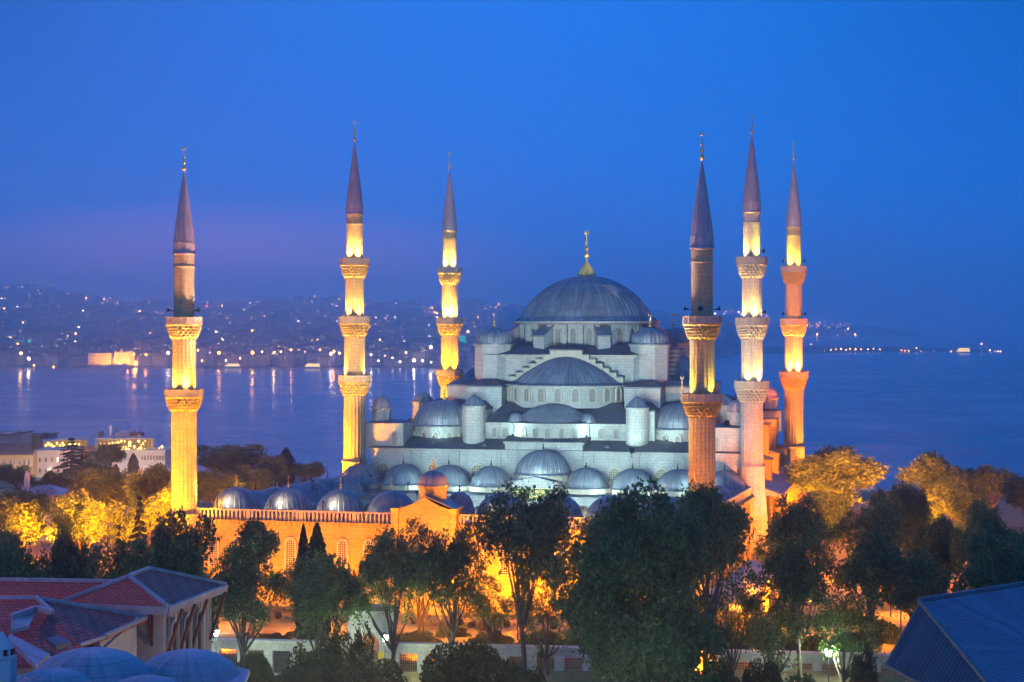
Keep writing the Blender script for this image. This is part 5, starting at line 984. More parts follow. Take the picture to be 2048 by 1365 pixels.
mb = MB(); a = far(221, 878, 534); mb.tube([far(221, 880, 534), far(221, 856, 534), far(219, 853, 534)], [.45, .45, .6], 10); obj('flue', mb, M['plaster_white'], h3, tuple(a)); mb = MB(); cbox(mb, 240, 257, 862, 877, 536, 4); cbox(mb, 231, 240, 866, 877, 537, 3); obj('roof_plant', mb, M['plaster_white'], h3, tuple(a)); mb = MB(); cbox(mb, 257.5, 283, 867, 877, 538, 4); obj('roof_plant', mb, M['far_tile'], h3, tuple(a)); mb = MB(); cbox(mb, 196, 203, 864, 877, 538, 3); obj('chimney', mb, M['far_tile'], h3, tuple(a))
for x in (270, 280, 233): mb = MB(); mb.bar(far(x, 867, 540), far(x, 858, 540), .08); obj('aerial', mb, M['iron'], h3, tuple(a))
h4 = bld('long_terrace', 'long low restaurant roof strung with yellow lamps left of the hotel', 'restaurant', 140, 545); mb = MB(); cbox(mb, 86, 180, 896, 960, 545, 12, -40); obj('wall', mb, M['yellow_wall'], h4, WLOC[h4.name]); mb = MB(); a, b_, c_, d_ = far(86, 882, 545), far(176, 873, 545), far(190, 871, 556), far(86, 879, 556); roof_poly(mb, [a, b_, c_, d_], .5); obj('awning', mb, M['plaster_white'], h4, WLOC[h4.name]); mb = MB(); cbox(mb, 88, 170, 882, 896, 551, 3); obj('terrace_room', mb, M['room_lit'], h4, WLOC[h4.name])
mb = MB()
for x in np.linspace(87, 176, 8): mb.bar(far(x, 897, 545.4), far(x, 881, 545.4), .1)
mb.bar(far(87, 893, 545.4), far(176, 893, 545.4), .08)
obj('terrace_rail', mb, M['trim'], h4, WLOC[h4.name])
for px_, y in [(92, 891), (97, 888), (103, 890), (108, 893), (114, 887), (120, 891), (125, 887), (128, 892), (104, 896), (140, 889), (150, 888), (158, 889)]: mb = MB(); r_ = rb.uniform(.25, .5); mb.lathe([(.02, -r_), (r_, 0), (.02, r_)], circ(6)); obj('bulb', mb, M['bulb'], h4, tuple(far(px_, y, 544.8)), local=True)
for i, (x0, x1, y0, lab, mm) in enumerate(((0, 22, 868, 'grey-violet roof block at the far left waterline', 'city'), (24, 45, 865, 'taller dim block with a flat roof near the left edge', 'pink_wall'), (48, 78, 871, 'low brown roofed block left of the lamp-strung restaurant', 'far_tile'), (80, 98, 869, 'small pale block just left of the restaurant roof', 'city'))):
    hb = bld('shore_house', lab, 'house', x0, 600+i*12); mb = MB(); cbox(mb, x0, x1, y0, 960, 600+i*12, 12, -42); cbox(mb, x0+3, x0+8, y0-5, y0, 602+i*12, 3); obj('wall', mb, M[mm], hb, WLOC[hb.name]); mb = MB(); cbox(mb, x0-1, x1+1, y0+1, y0+3, 599+i*12, 13.5); obj('eave', mb, M['far_tile'], hb, WLOC[hb.name])
h5 = bld('small_domed_house', 'small pale house with a lead hip roof and a tall chimney among orange trees', 'house', 80, 335); mb = MB(); cbox(mb, 52, 112, 990, 1030, 335, 8, -14); hw5 = obj('wall', mb, M['plaster_white'], h5, WLOC[h5.name]); a, b_ = far(42, 991, 334), far(120, 991, 334); t0, t1 = far(72, 972, 338), far(100, 969, 338); c_, d_ = b_+CF*9.5, a+CF*9.5; mb = MB(); roof_poly(mb, [a, b_, t1, t0]); roof_poly(mb, [b_, c_, t1]); roof_poly(mb, [c_, d_, t0, t1]); roof_poly(mb, [d_, a, t0]); obj('roof', mb, M['lead'], h5, WLOC[h5.name])
q = far(79, 1014, 334.8); window(hw5, tuple(q), math.atan2(-CF[1], -CF[0])+PI/2, 1.0, 1.9, .15, 'glass_dark'); mb = MB(); p = far(54, 980, 339); mb.obox(p, CR, .45, .45, -6, p[2]+2.0); mb.lathe([(.5, p[2]+2), (.55, p[2]+2.2), (.4, p[2]+2.9), (.05, p[2]+3.4)], circ(8), c=(p[0], p[1])); obj('chimney_stack', mb, M['plaster_white'], h5, tuple(p))
# low roof of the washing fountain beside the courtyard
fk = thing('low_kiosk', 'low building with shallow orange-lit roof below the courtyard side wall', 'kiosk', (45, -80, -10)); mb = MB(); q = [hz(1395, 1200, -5.6), hz(1480, 1225, -5.6), hz(1565, 1130, -5.6), hz(1500, 1120, -5.6)]; ap = hz(1492, 1098, -4.2); cq = sum(q)/4; tp = np.array([cq[0], cq[1], -3.4])
for i in range(4): roof_poly(mb, [q[i], q[(i+1) % 4], tp], .15)
obj('roof', mb, M['trim'], fk, (45, -80, -10)); mb = MB(); mb.prism([tuple((p+(cq-p)*.12)[:2]) for p in q], -10, -5.7); obj('wall', mb, M['stone_wall'], fk, (45, -80, -10))
# ------------------------------------------------------------------ trees
M['leaf'] = foliage('plane tree leaves', (.055, .125, .05), (.145, .25, .085))
M['leaf_dark'] = foliage('conifer needles', (.018, .038, .016), (.045, .075, .028), .15)
M['leaf_hedge'] = foliage('clipped hedge leaves', (.022, .050, .018), (.055, .095, .028), .2)
def quads_mesh(name, P, T, B, m):
    """leaf quads at centres P spanned by half vectors T, B"""
    n = len(P); V = np.empty((n, 4, 3)); V[:, 0] = P-T; V[:, 1] = P+B*.8-T*.1; V[:, 2] = P+T; V[:, 3] = P-B*.8-T*.1
    me = bpy.data.meshes.new(name); me.vertices.add(n*4); me.vertices.foreach_set('co', V.reshape(-1).astype(np.float32))
    me.loops.add(n*4); me.loops.foreach_set('vertex_index', np.arange(n*4, dtype=np.int32)); me.polygons.add(n); me.polygons.foreach_set('loop_start', np.arange(0, n*4, 4, dtype=np.int32))
    try: me.polygons.foreach_set('loop_total', np.full(n, 4, dtype=np.int32))
    except Exception: pass
    me.update(calc_edges=True); me.materials.append(m); return me
def rand_dir(rng, n): v = rng.normal(size=(n, 3)); return v/np.linalg.norm(v, axis=1)[:, None]
def leaves(name, rng, P, size, m, up=.35):
    n = len(P); N = rand_dir(rng, n); N[:, 2] += up; N /= np.linalg.norm(N, axis=1)[:, None]; T = np.cross(N, rand_dir(rng, n)); T /= np.linalg.norm(T, axis=1)[:, None]+1e-9; B = np.cross(N, T)
    s = (size*rng.uniform(.6, 1.35, n))[:, None]; return quads_mesh(name, P, T*s, B*s*.62, m)
def deciduous(seed, H, R, cb, nb, nl, size, gap=0.0, topheavy=0.0, low=.35):
    """trunk and crown meshes of a broad-leaved tree, crown from height cb*H to H"""
    rng = np.random.default_rng(seed); zc = H*(1+cb)/2; hz_ = H*(1-cb)/2
    C = []; Rr = []
    for i in range(nb):
        d = rand_dir(rng, 1)[0]; k = rng.uniform(.5, .92); q = np.array([d[0]*R*k, d[1]*R*k, zc+d[2]*hz_*k+topheavy*hz_*.2]); C.append(q); Rr.append(R*rng.uniform(.18, .40)*(1.0 if d[2] > -.3 else .8))
    C.append(np.array([0, 0, zc])); Rr.append(R*.42); C = np.array(C); Rr = np.array(Rr)
    ncl = nl//12; w = Rr**2; b = rng.choice(len(C), ncl, p=w/w.sum()); d = rand_dir(rng, ncl); rr = Rr[b]*(rng.random(ncl)**.33*.55+.5)
    Q = C[b]+d*rr[:, None]*np.array([1, 1, .92])
    tt = (Q[:, 2]-H*cb)/(H*(1-cb)); Q = Q[rng.random(len(Q)) < np.clip(low+tt*1.5, 0, 1)]
    if gap:   # open sky gaps between boughs
        g = np.sin(Q[:, 0]*1.1+seed)*np.sin(Q[:, 1]*1.2+1.3*seed)*np.sin(Q[:, 2]*1.0+2.1*seed); Q = Q[g < gap]
    P = np.repeat(Q, 12, axis=0)+rng.normal(size=(len(Q)*12, 3))*size*1.5
    crown = leaves('crown', rng, P, size, M['leaf'])
    tb = MB(); lean = rng.normal(size=2)*.5; tp = np.array([lean[0], lean[1], zc]); tb.tube([(0, 0, -.6), (lean[0]*.1, lean[1]*.1, H*cb*.4), (lean[0]*.6, lean[1]*.6, H*cb), tp], [R*.065+.06, R*.05+.05, R*.042+.03, .06], 9)
    for i in range(min(nb, 11)): s = rng.uniform(.5, 1.0); a = np.array([lean[0]*.6*s, lean[1]*.6*s, H*cb*s]); e = C[i]; mid = (a+e)/2+rng.normal(size=3)*.35; mid[2] -= .25; tb.tube([a, mid, e], [R*.028+.03, R*.018+.02, .025], 6)
    trunk = bpy.data.meshes.new('trunk'); trunk.from_pydata(tb.v, [], tb.f); trunk.materials.append(M['bark']); return trunk, crown, H, R
def conifer(seed, H, R, nl, size, kind):
    rng = np.random.default_rng(seed); tb = MB(); tb.tube([(0, 0, -.5), (0, 0, H*.98)], [R*.09+.08, .03], 7)
    if kind == 'cypress':
        t = rng.random(nl)**.8; a = rng.uniform(0, 2*PI, nl); prof = np.sin(PI*np.clip(t*.86+.14, 0, 1))**.75; r = R*prof*(.55+.5*rng.random(nl))*(1+.12*np.sin(a*5+t*23)); P = np.stack([np.cos(a)*r, np.sin(a)*r, .03*H+t*H*.97], 1); crown = leaves('crown', rng, P, size, M['leaf_dark'], .2)
    else:
        Ps = []; nw = int(H*1.15)
        for k in range(nw):
            t = (k+.5)/nw; z = H*(.12+.86*t); L = R*(1-t)**.8*rng.uniform(.75, 1.15)+.25
            for j in range(int(rng.integers(4, 7))):
                a = rng.uniform(0, 2*PI); Lj = L*rng.uniform(.65, 1.15); m_ = int(nl/nw/5); s = rng.random(m_)**.7; q = np.stack([np.cos(a)*Lj*s, np.sin(a)*Lj*s, z-.32*Lj*s**1.5+.12*Lj*s**4], 1); q += rng.normal(size=q.shape)*np.array([.16, .16, .10])*(.5+L*.2); Ps.append(q)
                tb.tube([(0, 0, z), (math.cos(a)*Lj*.6, math.sin(a)*Lj*.6, z-.15*Lj), (math.cos(a)*Lj, math.sin(a)*Lj, z-.22*Lj)], [.05, .03, .012], 4)
        crown = leaves('crown', rng, np.concatenate(Ps), size, M['leaf_dark'], .6)
    trunk = bpy.data.meshes.new('trunk'); trunk.from_pydata(tb.v, [], tb.f); trunk.materials.append(M['bark']); return trunk, crown, H, R
def shrub(seed, H, R, nl, size, rough=.10):
    rng = np.random.default_rng(seed); d = rand_dir(rng, nl); d[:, 2] = np.abs(d[:, 2])*1.0-.12; a = np.arctan2(d[:, 1], d[:, 0]); r = 1+rough*(np.sin(a*4+seed)+np.sin(d[:, 2]*7+a*3))-.35*rng.random(nl)**3
    P = d*r[:, None]*np.array([R, R, H*.86])+np.array([0, 0, H*.12]); P += rng.normal(size=P.shape)*rough*.8; P[:, 2] = np.maximum(P[:, 2], .05)
    crown = leaves('crown', rng, P, size, M['leaf_hedge'], .3); tb = MB()
    for k in range(5): a = k*1.3; tb.tube([(.1*math.cos(a), .1*math.sin(a), -.3), (R*.4*math.cos(a), R*.4*math.sin(a), H*.5)], [.06, .03], 5)
    trunk = bpy.data.meshes.new('trunk'); trunk.from_pydata(tb.v, [], tb.f); trunk.materials.append(M['bark']); return trunk, crown, H, R
TV = {}
for i in range(6): TV['D%d' % i] = deciduous(20+i, 17, 6, (.40, .42, .36, .44, .40, .34)[i], (20, 24, 18, 22, 27, 17)[i], 18000, .29, .34, .3)
TV['S0'] = deciduous(41, 17, 6, .24, 18, 4600, .28, .2); TV['S1'] = deciduous(42, 16, 6, .18, 18, 5200, .27, .2)
TV['H0'] = deciduous(51, 18, 6, .50, 18, 12000, .28, .30, .2, .1); TV['H1'] = deciduous(52, 18, 5.6, .56, 16, 11000, .28, .35, .2, .05); TV['H2'] = deciduous(53, 18, 6, .46, 20, 12000, .28, .25, .2, .1)
TV['big'] = deciduous(60, 24, 7.6, .10, 46, 56000, .26, .50, .2, .8)
TV['C'] = conifer(70, 14, 1.9, 6500, .24, 'cypress'); TV['P'] = conifer(71, 17, 4.2, 9000, .22, 'spruce'); TV['P1'] = conifer(72, 13, 4.6, 6000, .24, 'spruce')
TV['B0'] = shrub(80, 4.2, 3.2, 12000, .13, .03); TV['B1'] = shrub(81, 4.5, 4.5, 15000, .17, .13); TV['B2'] = shrub(82, 5, 3, 7000, .2, .2)
rt = random.Random(17)
def tree(v, px_, top, w, dep, label, name='tree', grp='trees of the mosque park', cat='tree', gz=None, rz=None):
    trunk, crown, H, R = TV[v]; p = at_depth(px_, top, dep); g = ground_z(p[0], p[1])-.1 if gz is None else gz
    o = thing(name, label, cat, (p[0], p[1], g), grp); k = w*.5*dep/FPX/R*(1.0 if v[0] in 'CPB' else 1.0); o.scale = (k, k, (p[2]-g)/H); o.rotation_euler = (0, 0, rt.uniform(0, 6.3) if rz is None else rz)
    for nm, me in (('trunk', trunk), ('crown', crown)): c_ = bpy.data.objects.new(nm, me); COL.objects.link(c_); c_.parent = o
    return o
T = [  # variant, px, crown top, crown width, depth, label
 # dark street-side row
 ('D1', 30, 1092, 150, 190, 'dark round tree behind the left end of the red tiled roofs'),
 ('D3', 132, 1062, 120, 196, 'dark tree with a ragged top in front of two orange lit trees'),
 ('D4', 255, 1085, 150, 192, 'broad dark crown behind the hipped roof, left of the darkest dome-shaped one'),
 ('D0', 372, 1060, 175, 200, 'dome-shaped dark crown above the hipped roof at the foot of the amber minaret'),
 ('H1', 505, 1050, 125, 228, 'tree with a feathery top against the orange wall, right of the amber minaret'),
 ('H0', 482, 1124, 160, 208, 'dark spreading tree whose trunk stands before the wall beside the tiled eaves'),
 ('H2', 640, 1118, 175, 209, 'wide dark tree below the two dark cypresses'),
 ('H2', 785, 1074, 150, 210, 'dark round-headed tree with a leaning trunk right of the marble gate'),
 ('S1', 838, 1040, 105, 229, 'tree whose spiky crown reaches up in front of the orange courtyard gate'),
 ('H2', 900, 1062, 140, 214, 'dark tree with layered boughs between the round-headed one and the tall centre one'),
 ('H2', 1050, 986, 190, 213, 'tall dark tree in the middle hiding the courtyard domes'),
 ('S0', 985, 1150, 130, 222, 'thin leaved tree backlit orange under the tall centre tree'),
 ('S1', 1095, 1130, 120, 216, 'open crown tree with orange light showing between its leaves, left of the biggest tree'),
 ('D2', 1222, 1014, 90, 232, 'small dark crown peeping over the wall left of the biggest tree'),
 ('big', 1283, 998, 310, 165, 'biggest dark green tree in the centre foreground, nearest to the camera'),
 ('H1', 1410, 988, 180, 205, 'dark tree directly below the nearest grey minaret'),
 ('S0', 1462, 1105, 120, 208, 'sparse tree full of orange glints right of the biggest tree'),
 ('H2', 1592, 1002, 140, 222, 'dark tree in front of the orange side wall, topped like a mushroom'),
 ('H0', 1600, 1085, 140, 207, 'dark tall tree over the lamp post at the right'),
 ('S1', 1540, 1150, 150, 206, 'backlit tree with twiggy crown between two dark trees at the right'),
 ('S0', 1690, 1160, 150, 205, 'sparse glinting tree right of the lamp post'),
 ('H0', 1745, 1012, 140, 226, 'wide dark crown right of the bright orange gap in the trees'),
 ('H1', 1740, 1080, 165, 208, 'massive dark crown behind the peak of the blue metal roof'),
 ('D2', 1822, 960, 75, 262, 'small dark crown poking up between the two orange treetops'),
 ('D5', 1772, 990, 80, 255, 'dark bluish crown left of the small pointed one at the right'),
 ('D3', 1880, 1030, 110, 236, 'dark crown in front of the second orange treetop'),
 ('D1', 1975, 1015, 120, 228, 'twin-peaked dark tree with an orange edge near the right border'),
 ('H0', 1850, 1112, 170, 205, 'low dark crown just above the blue metal roof'),
 ('D0', 1985, 1095, 190, 200, 'broad dark crown above the right end of the blue metal roof'),
 ('D2', 2050, 1060, 110, 210, 'dark crown cut by the right border above the metal roof'),
 # lit trees farther back
 ('D0', 1672, 910, 195, 345, 'big flat-topped tree glowing yellow beside the rightmost minaret'),
 ('D5', 1655, 985, 100, 300, 'tall narrow orange tree below the big yellow one'),
 ('D1', 1868, 913, 125, 350, 'orange brown domed treetop against the dark sea'),
 ('D4', 1855, 985, 90, 300, 'bright orange tree in the gap under the domed treetop'),
 ('D3', 1983, 930, 105, 360, 'dark violet treetop near the right border against the sea'),
 ('D2', 2050, 950, 90, 350, 'blue dark treetop cut by the right border against the sea'),
 ('D4', 1925, 965, 100, 320, 'brownish crown between the orange and violet treetops'),
 ('D2', 1785, 985, 80, 420, 'hazy reddish crown low on the shore between the lit trees'),
 ('D5', 1935, 1045, 70, 290, 'orange tree glowing in the gap at the far right'),
 ('D2', 42, 980, 135, 290, 'orange floodlit tree at the left border'),
 ('D4', 160, 985, 125, 285, 'brightest orange tree left of the dark spruce'),
 ('D1', 212, 945, 140, 330, 'brown orange crown behind the brightest orange tree'),
 ('D3', 300, 928, 120, 320, 'orange hazy tree touching the amber minaret'),
 ('D5', 250, 1010, 120, 300, 'orange tree right behind the dark spruce'),
 ('D0', 112, 985, 90, 345, 'dull brown tree beside the small house with the chimney'),
 ('D3', 335, 980, 90, 300, 'orange crown low behind the foot of the amber minaret'),
 ('D4', 462, 891, 150, 420, 'hazy brown tree mass right of the amber minaret'),
 ('D1', 540, 915, 70, 400, 'smaller hazy brown crown beside the far poplar'),
 ('D2', 430, 940, 110, 370, 'orange tinted crown low behind the courtyard arcade'),
 ('D5', 500, 935, 100, 385, 'reddish brown crown behind the first courtyard domes'),
 ('D3', 610, 925, 80, 430, 'faint low crown behind the far end of the arcade'),
 ('D0', 30, 935, 90, 420, 'dark violet tree mass below the ochre house'),
 ('D5', 100, 945, 80, 400, 'dark violet crown below the pink house'),
 ('D3', 182, 925, 90, 400, 'reddish brown crown in front of the rooftop terrace hotel'),
 ('D1', 218, 890, 70, 470, 'thin brown tree before the glowing terrace'),
 ('D2', 6, 985, 60, 330, 'brown shadowed tree behind the left orange tree'),
 ('D4', 5, 1060, 80, 240, 'dim tree below the left orange tree'),
]
for v, px_, top, w, dep, lab in T: tree(v, px_, top, w, dep, lab)
tree('P1', 143, 873, 105, 440, 'hazy cedar with flat drooping boughs before the long restaurant', 'cedar_tree', 'conifers of the park'); tree('P1', 165, 890, 70, 450, 'fainter cedar just right of the flat drooping one', 'cedar_tree', 'conifers of the park')
tree('P', 279, 985, 66, 245, 'dark spruce standing out against the orange trees', 'spruce_tree', 'conifers of the park'); tree('P1', 238, 1043, 50, 240, 'smaller dark spruce left of the tall one', 'spruce_tree', 'conifers of the park')
tree('C', 267, 907, 22, 480, 'single brown cypress before the white hotel', 'cypress_tree', 'cypresses'); tree('C', 232, 928, 14, 470, 'short brown cypress left of the taller one before the hotel', 'cypress_tree', 'cypresses'); tree('C', 572, 896, 40, 430, 'hazy poplar-like cypress rising behind the courtyard arcade', 'cypress_tree', 'cypresses')
tree('C', 607, 1050, 34, 224, 'left of two dark cypresses in front of the orange courtyard wall', 'cypress_tree', 'cypresses'); tree('C', 634, 1048, 58, 222, 'right and fuller of two dark cypresses in front of the orange courtyard wall', 'cypress_tree', 'cypresses')
for v, px_, top, w, dep, lab, nm in [('B0', 506, 1297, 100, 210, 'round clipped topiary bush beside the blue roof corner', 'topiary_bush'), ('B1', 940, 1281, 215, 205, 'big broad clipped hedge bush below the tall centre tree', 'hedge_bush'), ('B1', 745, 1322, 180, 205, 'low spreading bush in front of the marble gate', 'hedge_bush'), ('B2', 668, 1255, 75, 206, 'upright shrub left of the marble gate', 'upright_shrub'), ('B2', 720, 1262, 60, 206, 'feathery shrub before the marble gate arch', 'upright_shrub'), ('B2', 610, 1300, 80, 207, 'dark shrub with pale flowers right of the topiary bush', 'upright_shrub'),
      ('B1', 1442, 1320, 90, 200, 'small round bush at the foot of the sparse backlit tree', 'hedge_bush'), ('B1', 1525, 1325, 110, 200, 'wider low bush left of the right-hand street lamp', 'hedge_bush'), ('B2', 1728, 1300, 60, 200, 'dark bush right of the two barred openings', 'upright_shrub'), ('B1', 1060, 1338, 90, 200, 'low bush left of the biggest tree', 'hedge_bush'), ('B1', 585, 1335, 90, 205, 'low shrub mass between the topiary bush and the marble gate', 'hedge_bush'), ('B1', 640, 1318, 100, 203, 'low leafy shrub just left of the spreading gate bush', 'hedge_bush'), ('B1', 1350, 1345, 140, 196, 'low shrub mass under the right side of the biggest tree', 'hedge_bush'), ('B1', 1610, 1350, 90, 196, 'low shrub under the right-hand street lamp', 'hedge_bush')]:
    tree(v, px_, top, w, dep, lab, nm, 'bushes along the street', 'bush')

for px_, top, w, dep in ((545, 1268, 70, 232), (600, 1262, 60, 236), (835, 1262, 80, 230), (905, 1255, 70, 236), (985, 1264, 80, 230), (1085, 1262, 80, 228), (1150, 1268, 60, 226), (1455, 1262, 90, 224), (1500, 1240, 80, 236), (1560, 1258, 90, 226), (1630, 1270, 70, 222), (1700, 1262, 90, 222), (1760, 1240, 90, 232), (1690, 1215, 80, 246), (1590, 1222, 80, 244)):
    tree('B1', px_, top, w, dep, 'low dark shrub on the lit lawn behind the precinct wall', 'lawn_shrub', 'shrubs on the lawn behind the wall', 'shrub')
# ------------------------------------------------------------------ floodlights
def flood(loc, target, power, color, size=100, blend=.8, label=None, radius=.25, s=.45):
    g = ground_z(loc[0], loc[1]); onground = loc[2] < g+2
    o = thing('floodlight', label or 'small dark floodlight on the ground hidden at the foot of the walls', 'floodlight', tuple(loc), 'floodlights round the mosque')
    h = MB(); L = np.array(loc, float); d = np.array(target, float)-L; d /= np.linalg.norm(d); a = np.cross(d, (0, 0, 1)); a /= np.linalg.norm(a)+1e-9; b_ = np.cross(d, a)
    q = lambda t, k: [L+d*t+a*i*k*s+b_*j*k*s for i, j in ((-1, -1), (1, -1), (1, 1), (-1, 1))]
    h.hexa(q(-1.6*s, .6), q(-.4*s, 1)); h.bar(L-d*s, L-d*s-np.array([0, 0, 1.2]), .06); obj('housing', h, M['iron'], o, tuple(loc))
    spot('floodlight beam', tuple(L), tuple(target), power, color, size, blend, radius, o)
# front courtyard wall washed with sodium light from the ground
for x in np.arange(-31, 33, 6.2):
    k = 1.0 if x < 2 else 2.4
    flood((x, -117.5, -9.4), (x, -107.9, -2.0), 7000*k, SODIUM, 120)
for x in (-27, -14, 10, 22): flood((x, -120.5, -9.5), (x, -107.9, 3.5), 7000, AMBER if x > 0 else SODIUM, 90)
for x in (-9, 8): flood((x, -119, -9.4), (-.6, -110, 2), 16000, SODIUM, 60)
# side walls
for y in (-98, -84, -70, -56, -42, -28, -12, 4, 20): flood((47, y, -9.4), (35.5, y, 0), 14000, SODIUM, 120)
for y in (-40, -20, 5): flood((-46, y, -9.4), (-33, y, 6), 24000, SODIUM, 110)
# feet of the minarets
flood((-33.0, -106.2, 2.6), (-34.9, -107.5, 10), 14000, WARM, 90, s=.2); flood((-33.4, -107.0, 3.6), (-30.6, -103.4, 4.6), 1500, AMBER, 90, s=.16)
flood((-42, -121, -9.5), (-35.9, -107.9, 10), 120000, SODIUM, 60); flood((-45, -112, -9.5), (-35.9, -107.9, 16), 80000, SODIUM, 60); flood((-32, -122, -9.5), (-35.9, -107.9, 14), 72000, AMBER, 50)
flood((31, -118, -9.5), (35.9, -107.9, 9), 90000, SODIUM, 60); flood((44, -116, -9.5), (35.9, -107.9, 9), 60000, SODIUM, 60)
flood((-47, -45, -8), (-37, -32, 8), 120000, AMBER, 50); flood((-43, -43, -8), (-36.5, -32, 14), 100000, SODIUM, 60)
flood((44, -44, -9.4), (36, -32, 8), 9000, (1, .85, .65), 60); flood((-43, 20, 0), (-36, 32, 17), 120000, AMBER, 50)
flood((46, 26, -9.4), (36, 32, 5), 60000, SODIUM, 44); flood((43, 22, -9.4), (36, 32, 9), 50000, SODIUM, 36)
flood((-19, -106.4, 3.3), (-35.9, -107.9, 40), 230000, (1, .58, .44), 34, s=.2); flood((-44, -126, -9.5), (-35.9, -107.9, 26), 60000, AMBER, 30)
flood((-24, -60, 4), (-35.9, -32.3, 28), 95000, (1, .60, .26), 44, s=.2); flood((-22, 8, 13), (-35.9, 32.3, 30), 60000, AMBER, 50, s=.2); flood((25, 12, 12.5), (35.9, 32.3, 27), 45000, AMBER, 46, s=.2); flood((-21, -106.4, 3.3), (-35.9, -107.9, 20), 34000, AMBER, 46, s=.2); flood((22, -106.4, 3.3), (35.9, -107.9, 20), 26000, (1, .66, .25), 46, s=.2); flood((20, -106.4, 3.3), (35.9, -107.9, 40), 120000, (1, .78, .8), 34, s=.2); flood((20, -70, 4), (35.9, -32.3, 32), 80000, (1, .74, .48), 44, s=.2)
# cool white floodlights on the portico and courtyard roofs wash the hall
for x, pw in ((-21, 5200), (-13, 5200), (11.2, 6000), (19, 8000), (27, 15000)): flood((x, -43.3, -.2), (x*.95, -31, 5.5), pw*.34, COOL, 120, s=.25)
for x, pw in ((-20, 120000), (-6, 150000), (12, 170000), (26, 120000)): flood((x, -99.6, 6.4), (x*.35, -18, 15), pw*.50, (.66, .95, .92), 54, s=.22)
for x in (-7, 6): flood((x, -31.2, 9.0), (x*.7, -20, 16), 1000, COOL, 120, s=.18)
for x in (-21.5, 20): flood((x, -31.0, 8.4), (x*.9, -22, 12), 700, COOL, 120, s=.18)
flood((14.5, -34, 7), (14.4, -28, 12), 1200, COOL, 80)
flood((30, -30, 11.6), (14.5, -14, 22), 5000, SODIUM, 60); flood((-33, -24, 11.6), (-14.5, -16, 22), 7000, SODIUM, 60)
flood((30, 20, 12), (5, 0, 28), 12000, SODIUM, 70); flood((-30, 20, 12), (-5, 0, 28), 10000, SODIUM, 70)
for x in (-26.4, -18.6, -11): flood((x-4.8, -107.3, 4.4), (x-1.2, -103.6, 4.6), 1300, (1, .80, .5), 90, s=.16, radius=.8)
for x in (11.6, 19.6): flood((x-4.8, -107.3, 4.4), (x-1.2, -103.6, 4.6), 800, (1, .7, .4), 90, s=.16, radius=.4)
flood((28, -40, -4), (31, -60, 4), 9000, (1, .85, .7), 120)
for x in (-21, -9, 7.5, 15.5, 23.3): point('arcade lamp', (x, -38.5, -3.6), 260 if x < 10 else 420, (1, .78, .22), .2, portico)
point('arcade lamp', (-.4, -39, -3.6), 500, (1, .9, .55), .2, portico)
spot('inscription light', (-.5, -47, -2.6), (-.5, -43.6, 0), 160, (1, .95, .55), 110, 1, .1, gate)
flood((15.5, -15.5, 28.6), (0, 0, 39.8), 16000, (1, .8, .45), 15, s=.2)
for x in (-9, 8): flood((x, -110.5, 3.9), (-.3, -107.2, 8.2), 9000, SODIUM, 34, s=.16)
for x in (-52, -34, -18, -6, 8, 22, 40): flood((x, -141, -9.0), (x*.9, -128, -10), 9000, SODIUM, 150, label='low sodium floodlight on the paving between the precinct wall and courtyard')
def mast_lamp(x, y, z, power):
    o = thing('park_lamp', 'sodium lamp on a tall thin post over the lawn behind the precinct wall', 'lamp', (x, y, ground_z(x, y)), 'mast lamps over the lawn'); g = ground_z(x, y); mb = MB(); mb.lathe([(.09, 0), (.06, z-g), (.22, z-g+.02), (.22, z-g+.18)], circ(8)); obj('post', mb, M['iron'], o, (x, y, g), local=True)
    spot('lamp light', (x, y, z-.1), (x+.1, y+2, -10), power, SODIUM, 165, .6, .2, o)
for x, y in ((62, -122), (76, -114), (92, -116), (60, -98), (74, -92), (90, -94), (106, -100), (62, -74), (80, -72), (120, -112)): mast_lamp(x, y, -3.5, 15000)
for x in (-58, -44, -26, -10, 4, 16, 30, 44): mast_lamp(x, -127, -4.5, 10000)
# sodium lamps among the trees of the park
def park_lamp(px_, y, dep, power, color=SODIUM, dz=0):
    p = at_depth(px_, y, dep); g = ground_z(p[0], p[1]); z = max(p[2], g+.8)+dz
    o = thing('park_lamp', 'sodium lamp on a thin post hidden among the park trees', 'lamp', (p[0], p[1], g), 'lamps among the park trees'); mb = MB(); mb.lathe([(.07, 0), (.05, max(.3, z-g-.3)), (.16, max(.35, z-g-.28)), (.16, z-g-.2)], circ(8)); obj('post', mb, M['iron'], o, (p[0], p[1], g), local=True)
    point('sodium lamp', (p[0], p[1], z), power*.35, color, .3, o)
for a in [(75, 1120, 275, 26000), (205, 1115, 272, 32000), (285, 1100, 280, 26000), (345, 1070, 285, 22000), (215, 1010, 315, 22000), (330, 1000, 300, 16000), (425, 1010, 330, 16000), (480, 975, 370, 9000),
          (1670, 1110, 285, 26000), (1640, 1030, 318, 16000), (1720, 1000, 320, 18000), (1888, 1120, 262, 14000), (1845, 1040, 290, 16000), (1905, 1010, 320, 9000), (1935, 1080, 280, 9000), (1620, 1200, 232, 14000), (1470, 1200, 228, 14000), (1540, 1180, 240, 16000), (1740, 1200, 225, 6000), (1100, 1230, 232, 7000), (960, 1235, 233, 6000), (880, 1235, 235, 5000)]: park_lamp(*a)

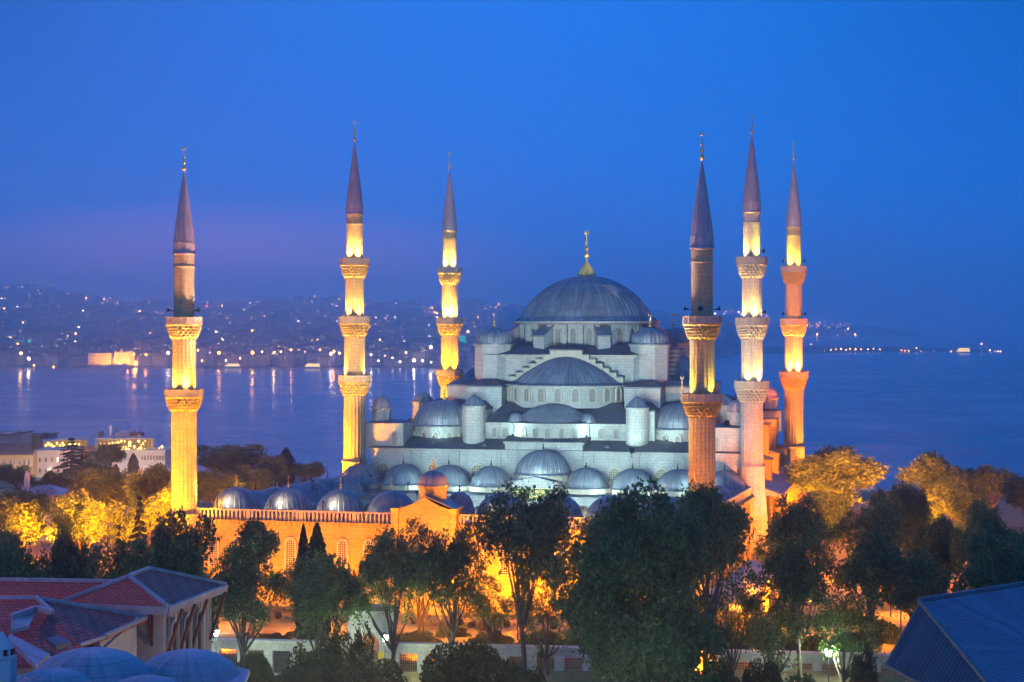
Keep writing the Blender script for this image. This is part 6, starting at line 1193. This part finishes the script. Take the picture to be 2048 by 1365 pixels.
def tree_flood(px_, y, dep, tx, ty, tdep, power, color=SODIUM): p = at_depth(px_, y, dep); g = ground_z(p[0], p[1]); flood((p[0], p[1], max(p[2], g+.6)), tuple(at_depth(tx, ty, tdep)), power, color, 48, label='sodium floodlight aimed up into the park trees')
DEEP = (1, .20, .0)
for a in [(125, 1110, 280, 45, 1030, 290, 360000, DEEP), (325, 1085, 272, 165, 1040, 285, 680000, DEEP), (345, 1075, 275, 280, 1000, 310, 360000, DEEP), (350, 1050, 280, 215, 990, 330, 280000, DEEP), (400, 1040, 300, 470, 940, 410, 440000, DEEP), (1590, 1060, 312, 1680, 960, 345, 420000, DEEP), (1700, 1080, 300, 1690, 950, 340, 360000, DEEP), (1800, 1060, 300, 1865, 950, 348, 480000, DEEP), (1890, 1130, 262, 1935, 1060, 290, 200000, DEEP), (1680, 1150, 268, 1655, 1040, 300, 320000, DEEP), (1860, 1080, 285, 1855, 1010, 300, 240000, DEEP)]: tree_flood(*a)
point('street or fill light', tuple(loc_cam(-11, 128, 0.5)), 3200, (1, .62, .30), .4, house)
street_lamp(1225, 1405, 152, 'street lamp below the biggest tree, its head just under the picture edge', 3400)
street_lamp(640, 1420, 172, 'street lamp below the left bushes, its head just under the picture edge', 3600)
for px_, y, d, pw in ((100, 940, 505, 6500), (300, 945, 508, 8000), (215, 940, 508, 4500), (25, 945, 500, 6000)): point('street or fill light', tuple(far(px_, y, d)), pw, (1, .72, .5), .4, h3)
point('street or fill light', tuple(loc_cam(-62, 116, 24)), 10000, (1, .35, .2), .4, house)  # added fill out of view, only there to redden the roof tiles
# ------------------------------------------------------------------ haze over the strait
m = bpy.data.materials.new('evening haze'); m.use_nodes = True; n = NT(m.node_tree); n.n.clear(); o = n.node('ShaderNodeOutputMaterial')
vol = n.node('ShaderNodeVolumePrincipled', inp={'Color': (1.0, 1.0, 1.0, 1), 'Density': HAZE, 'Anisotropy': 0.86}); n.l.new(vol.outputs[0], o.inputs['Volume'])
mb = MB(); mb.box(-22000, -1200, SEA-7, 22000, 22000, 330); hz_o = obj('haze', mb, m); tag(hz_o, kind='stuff')
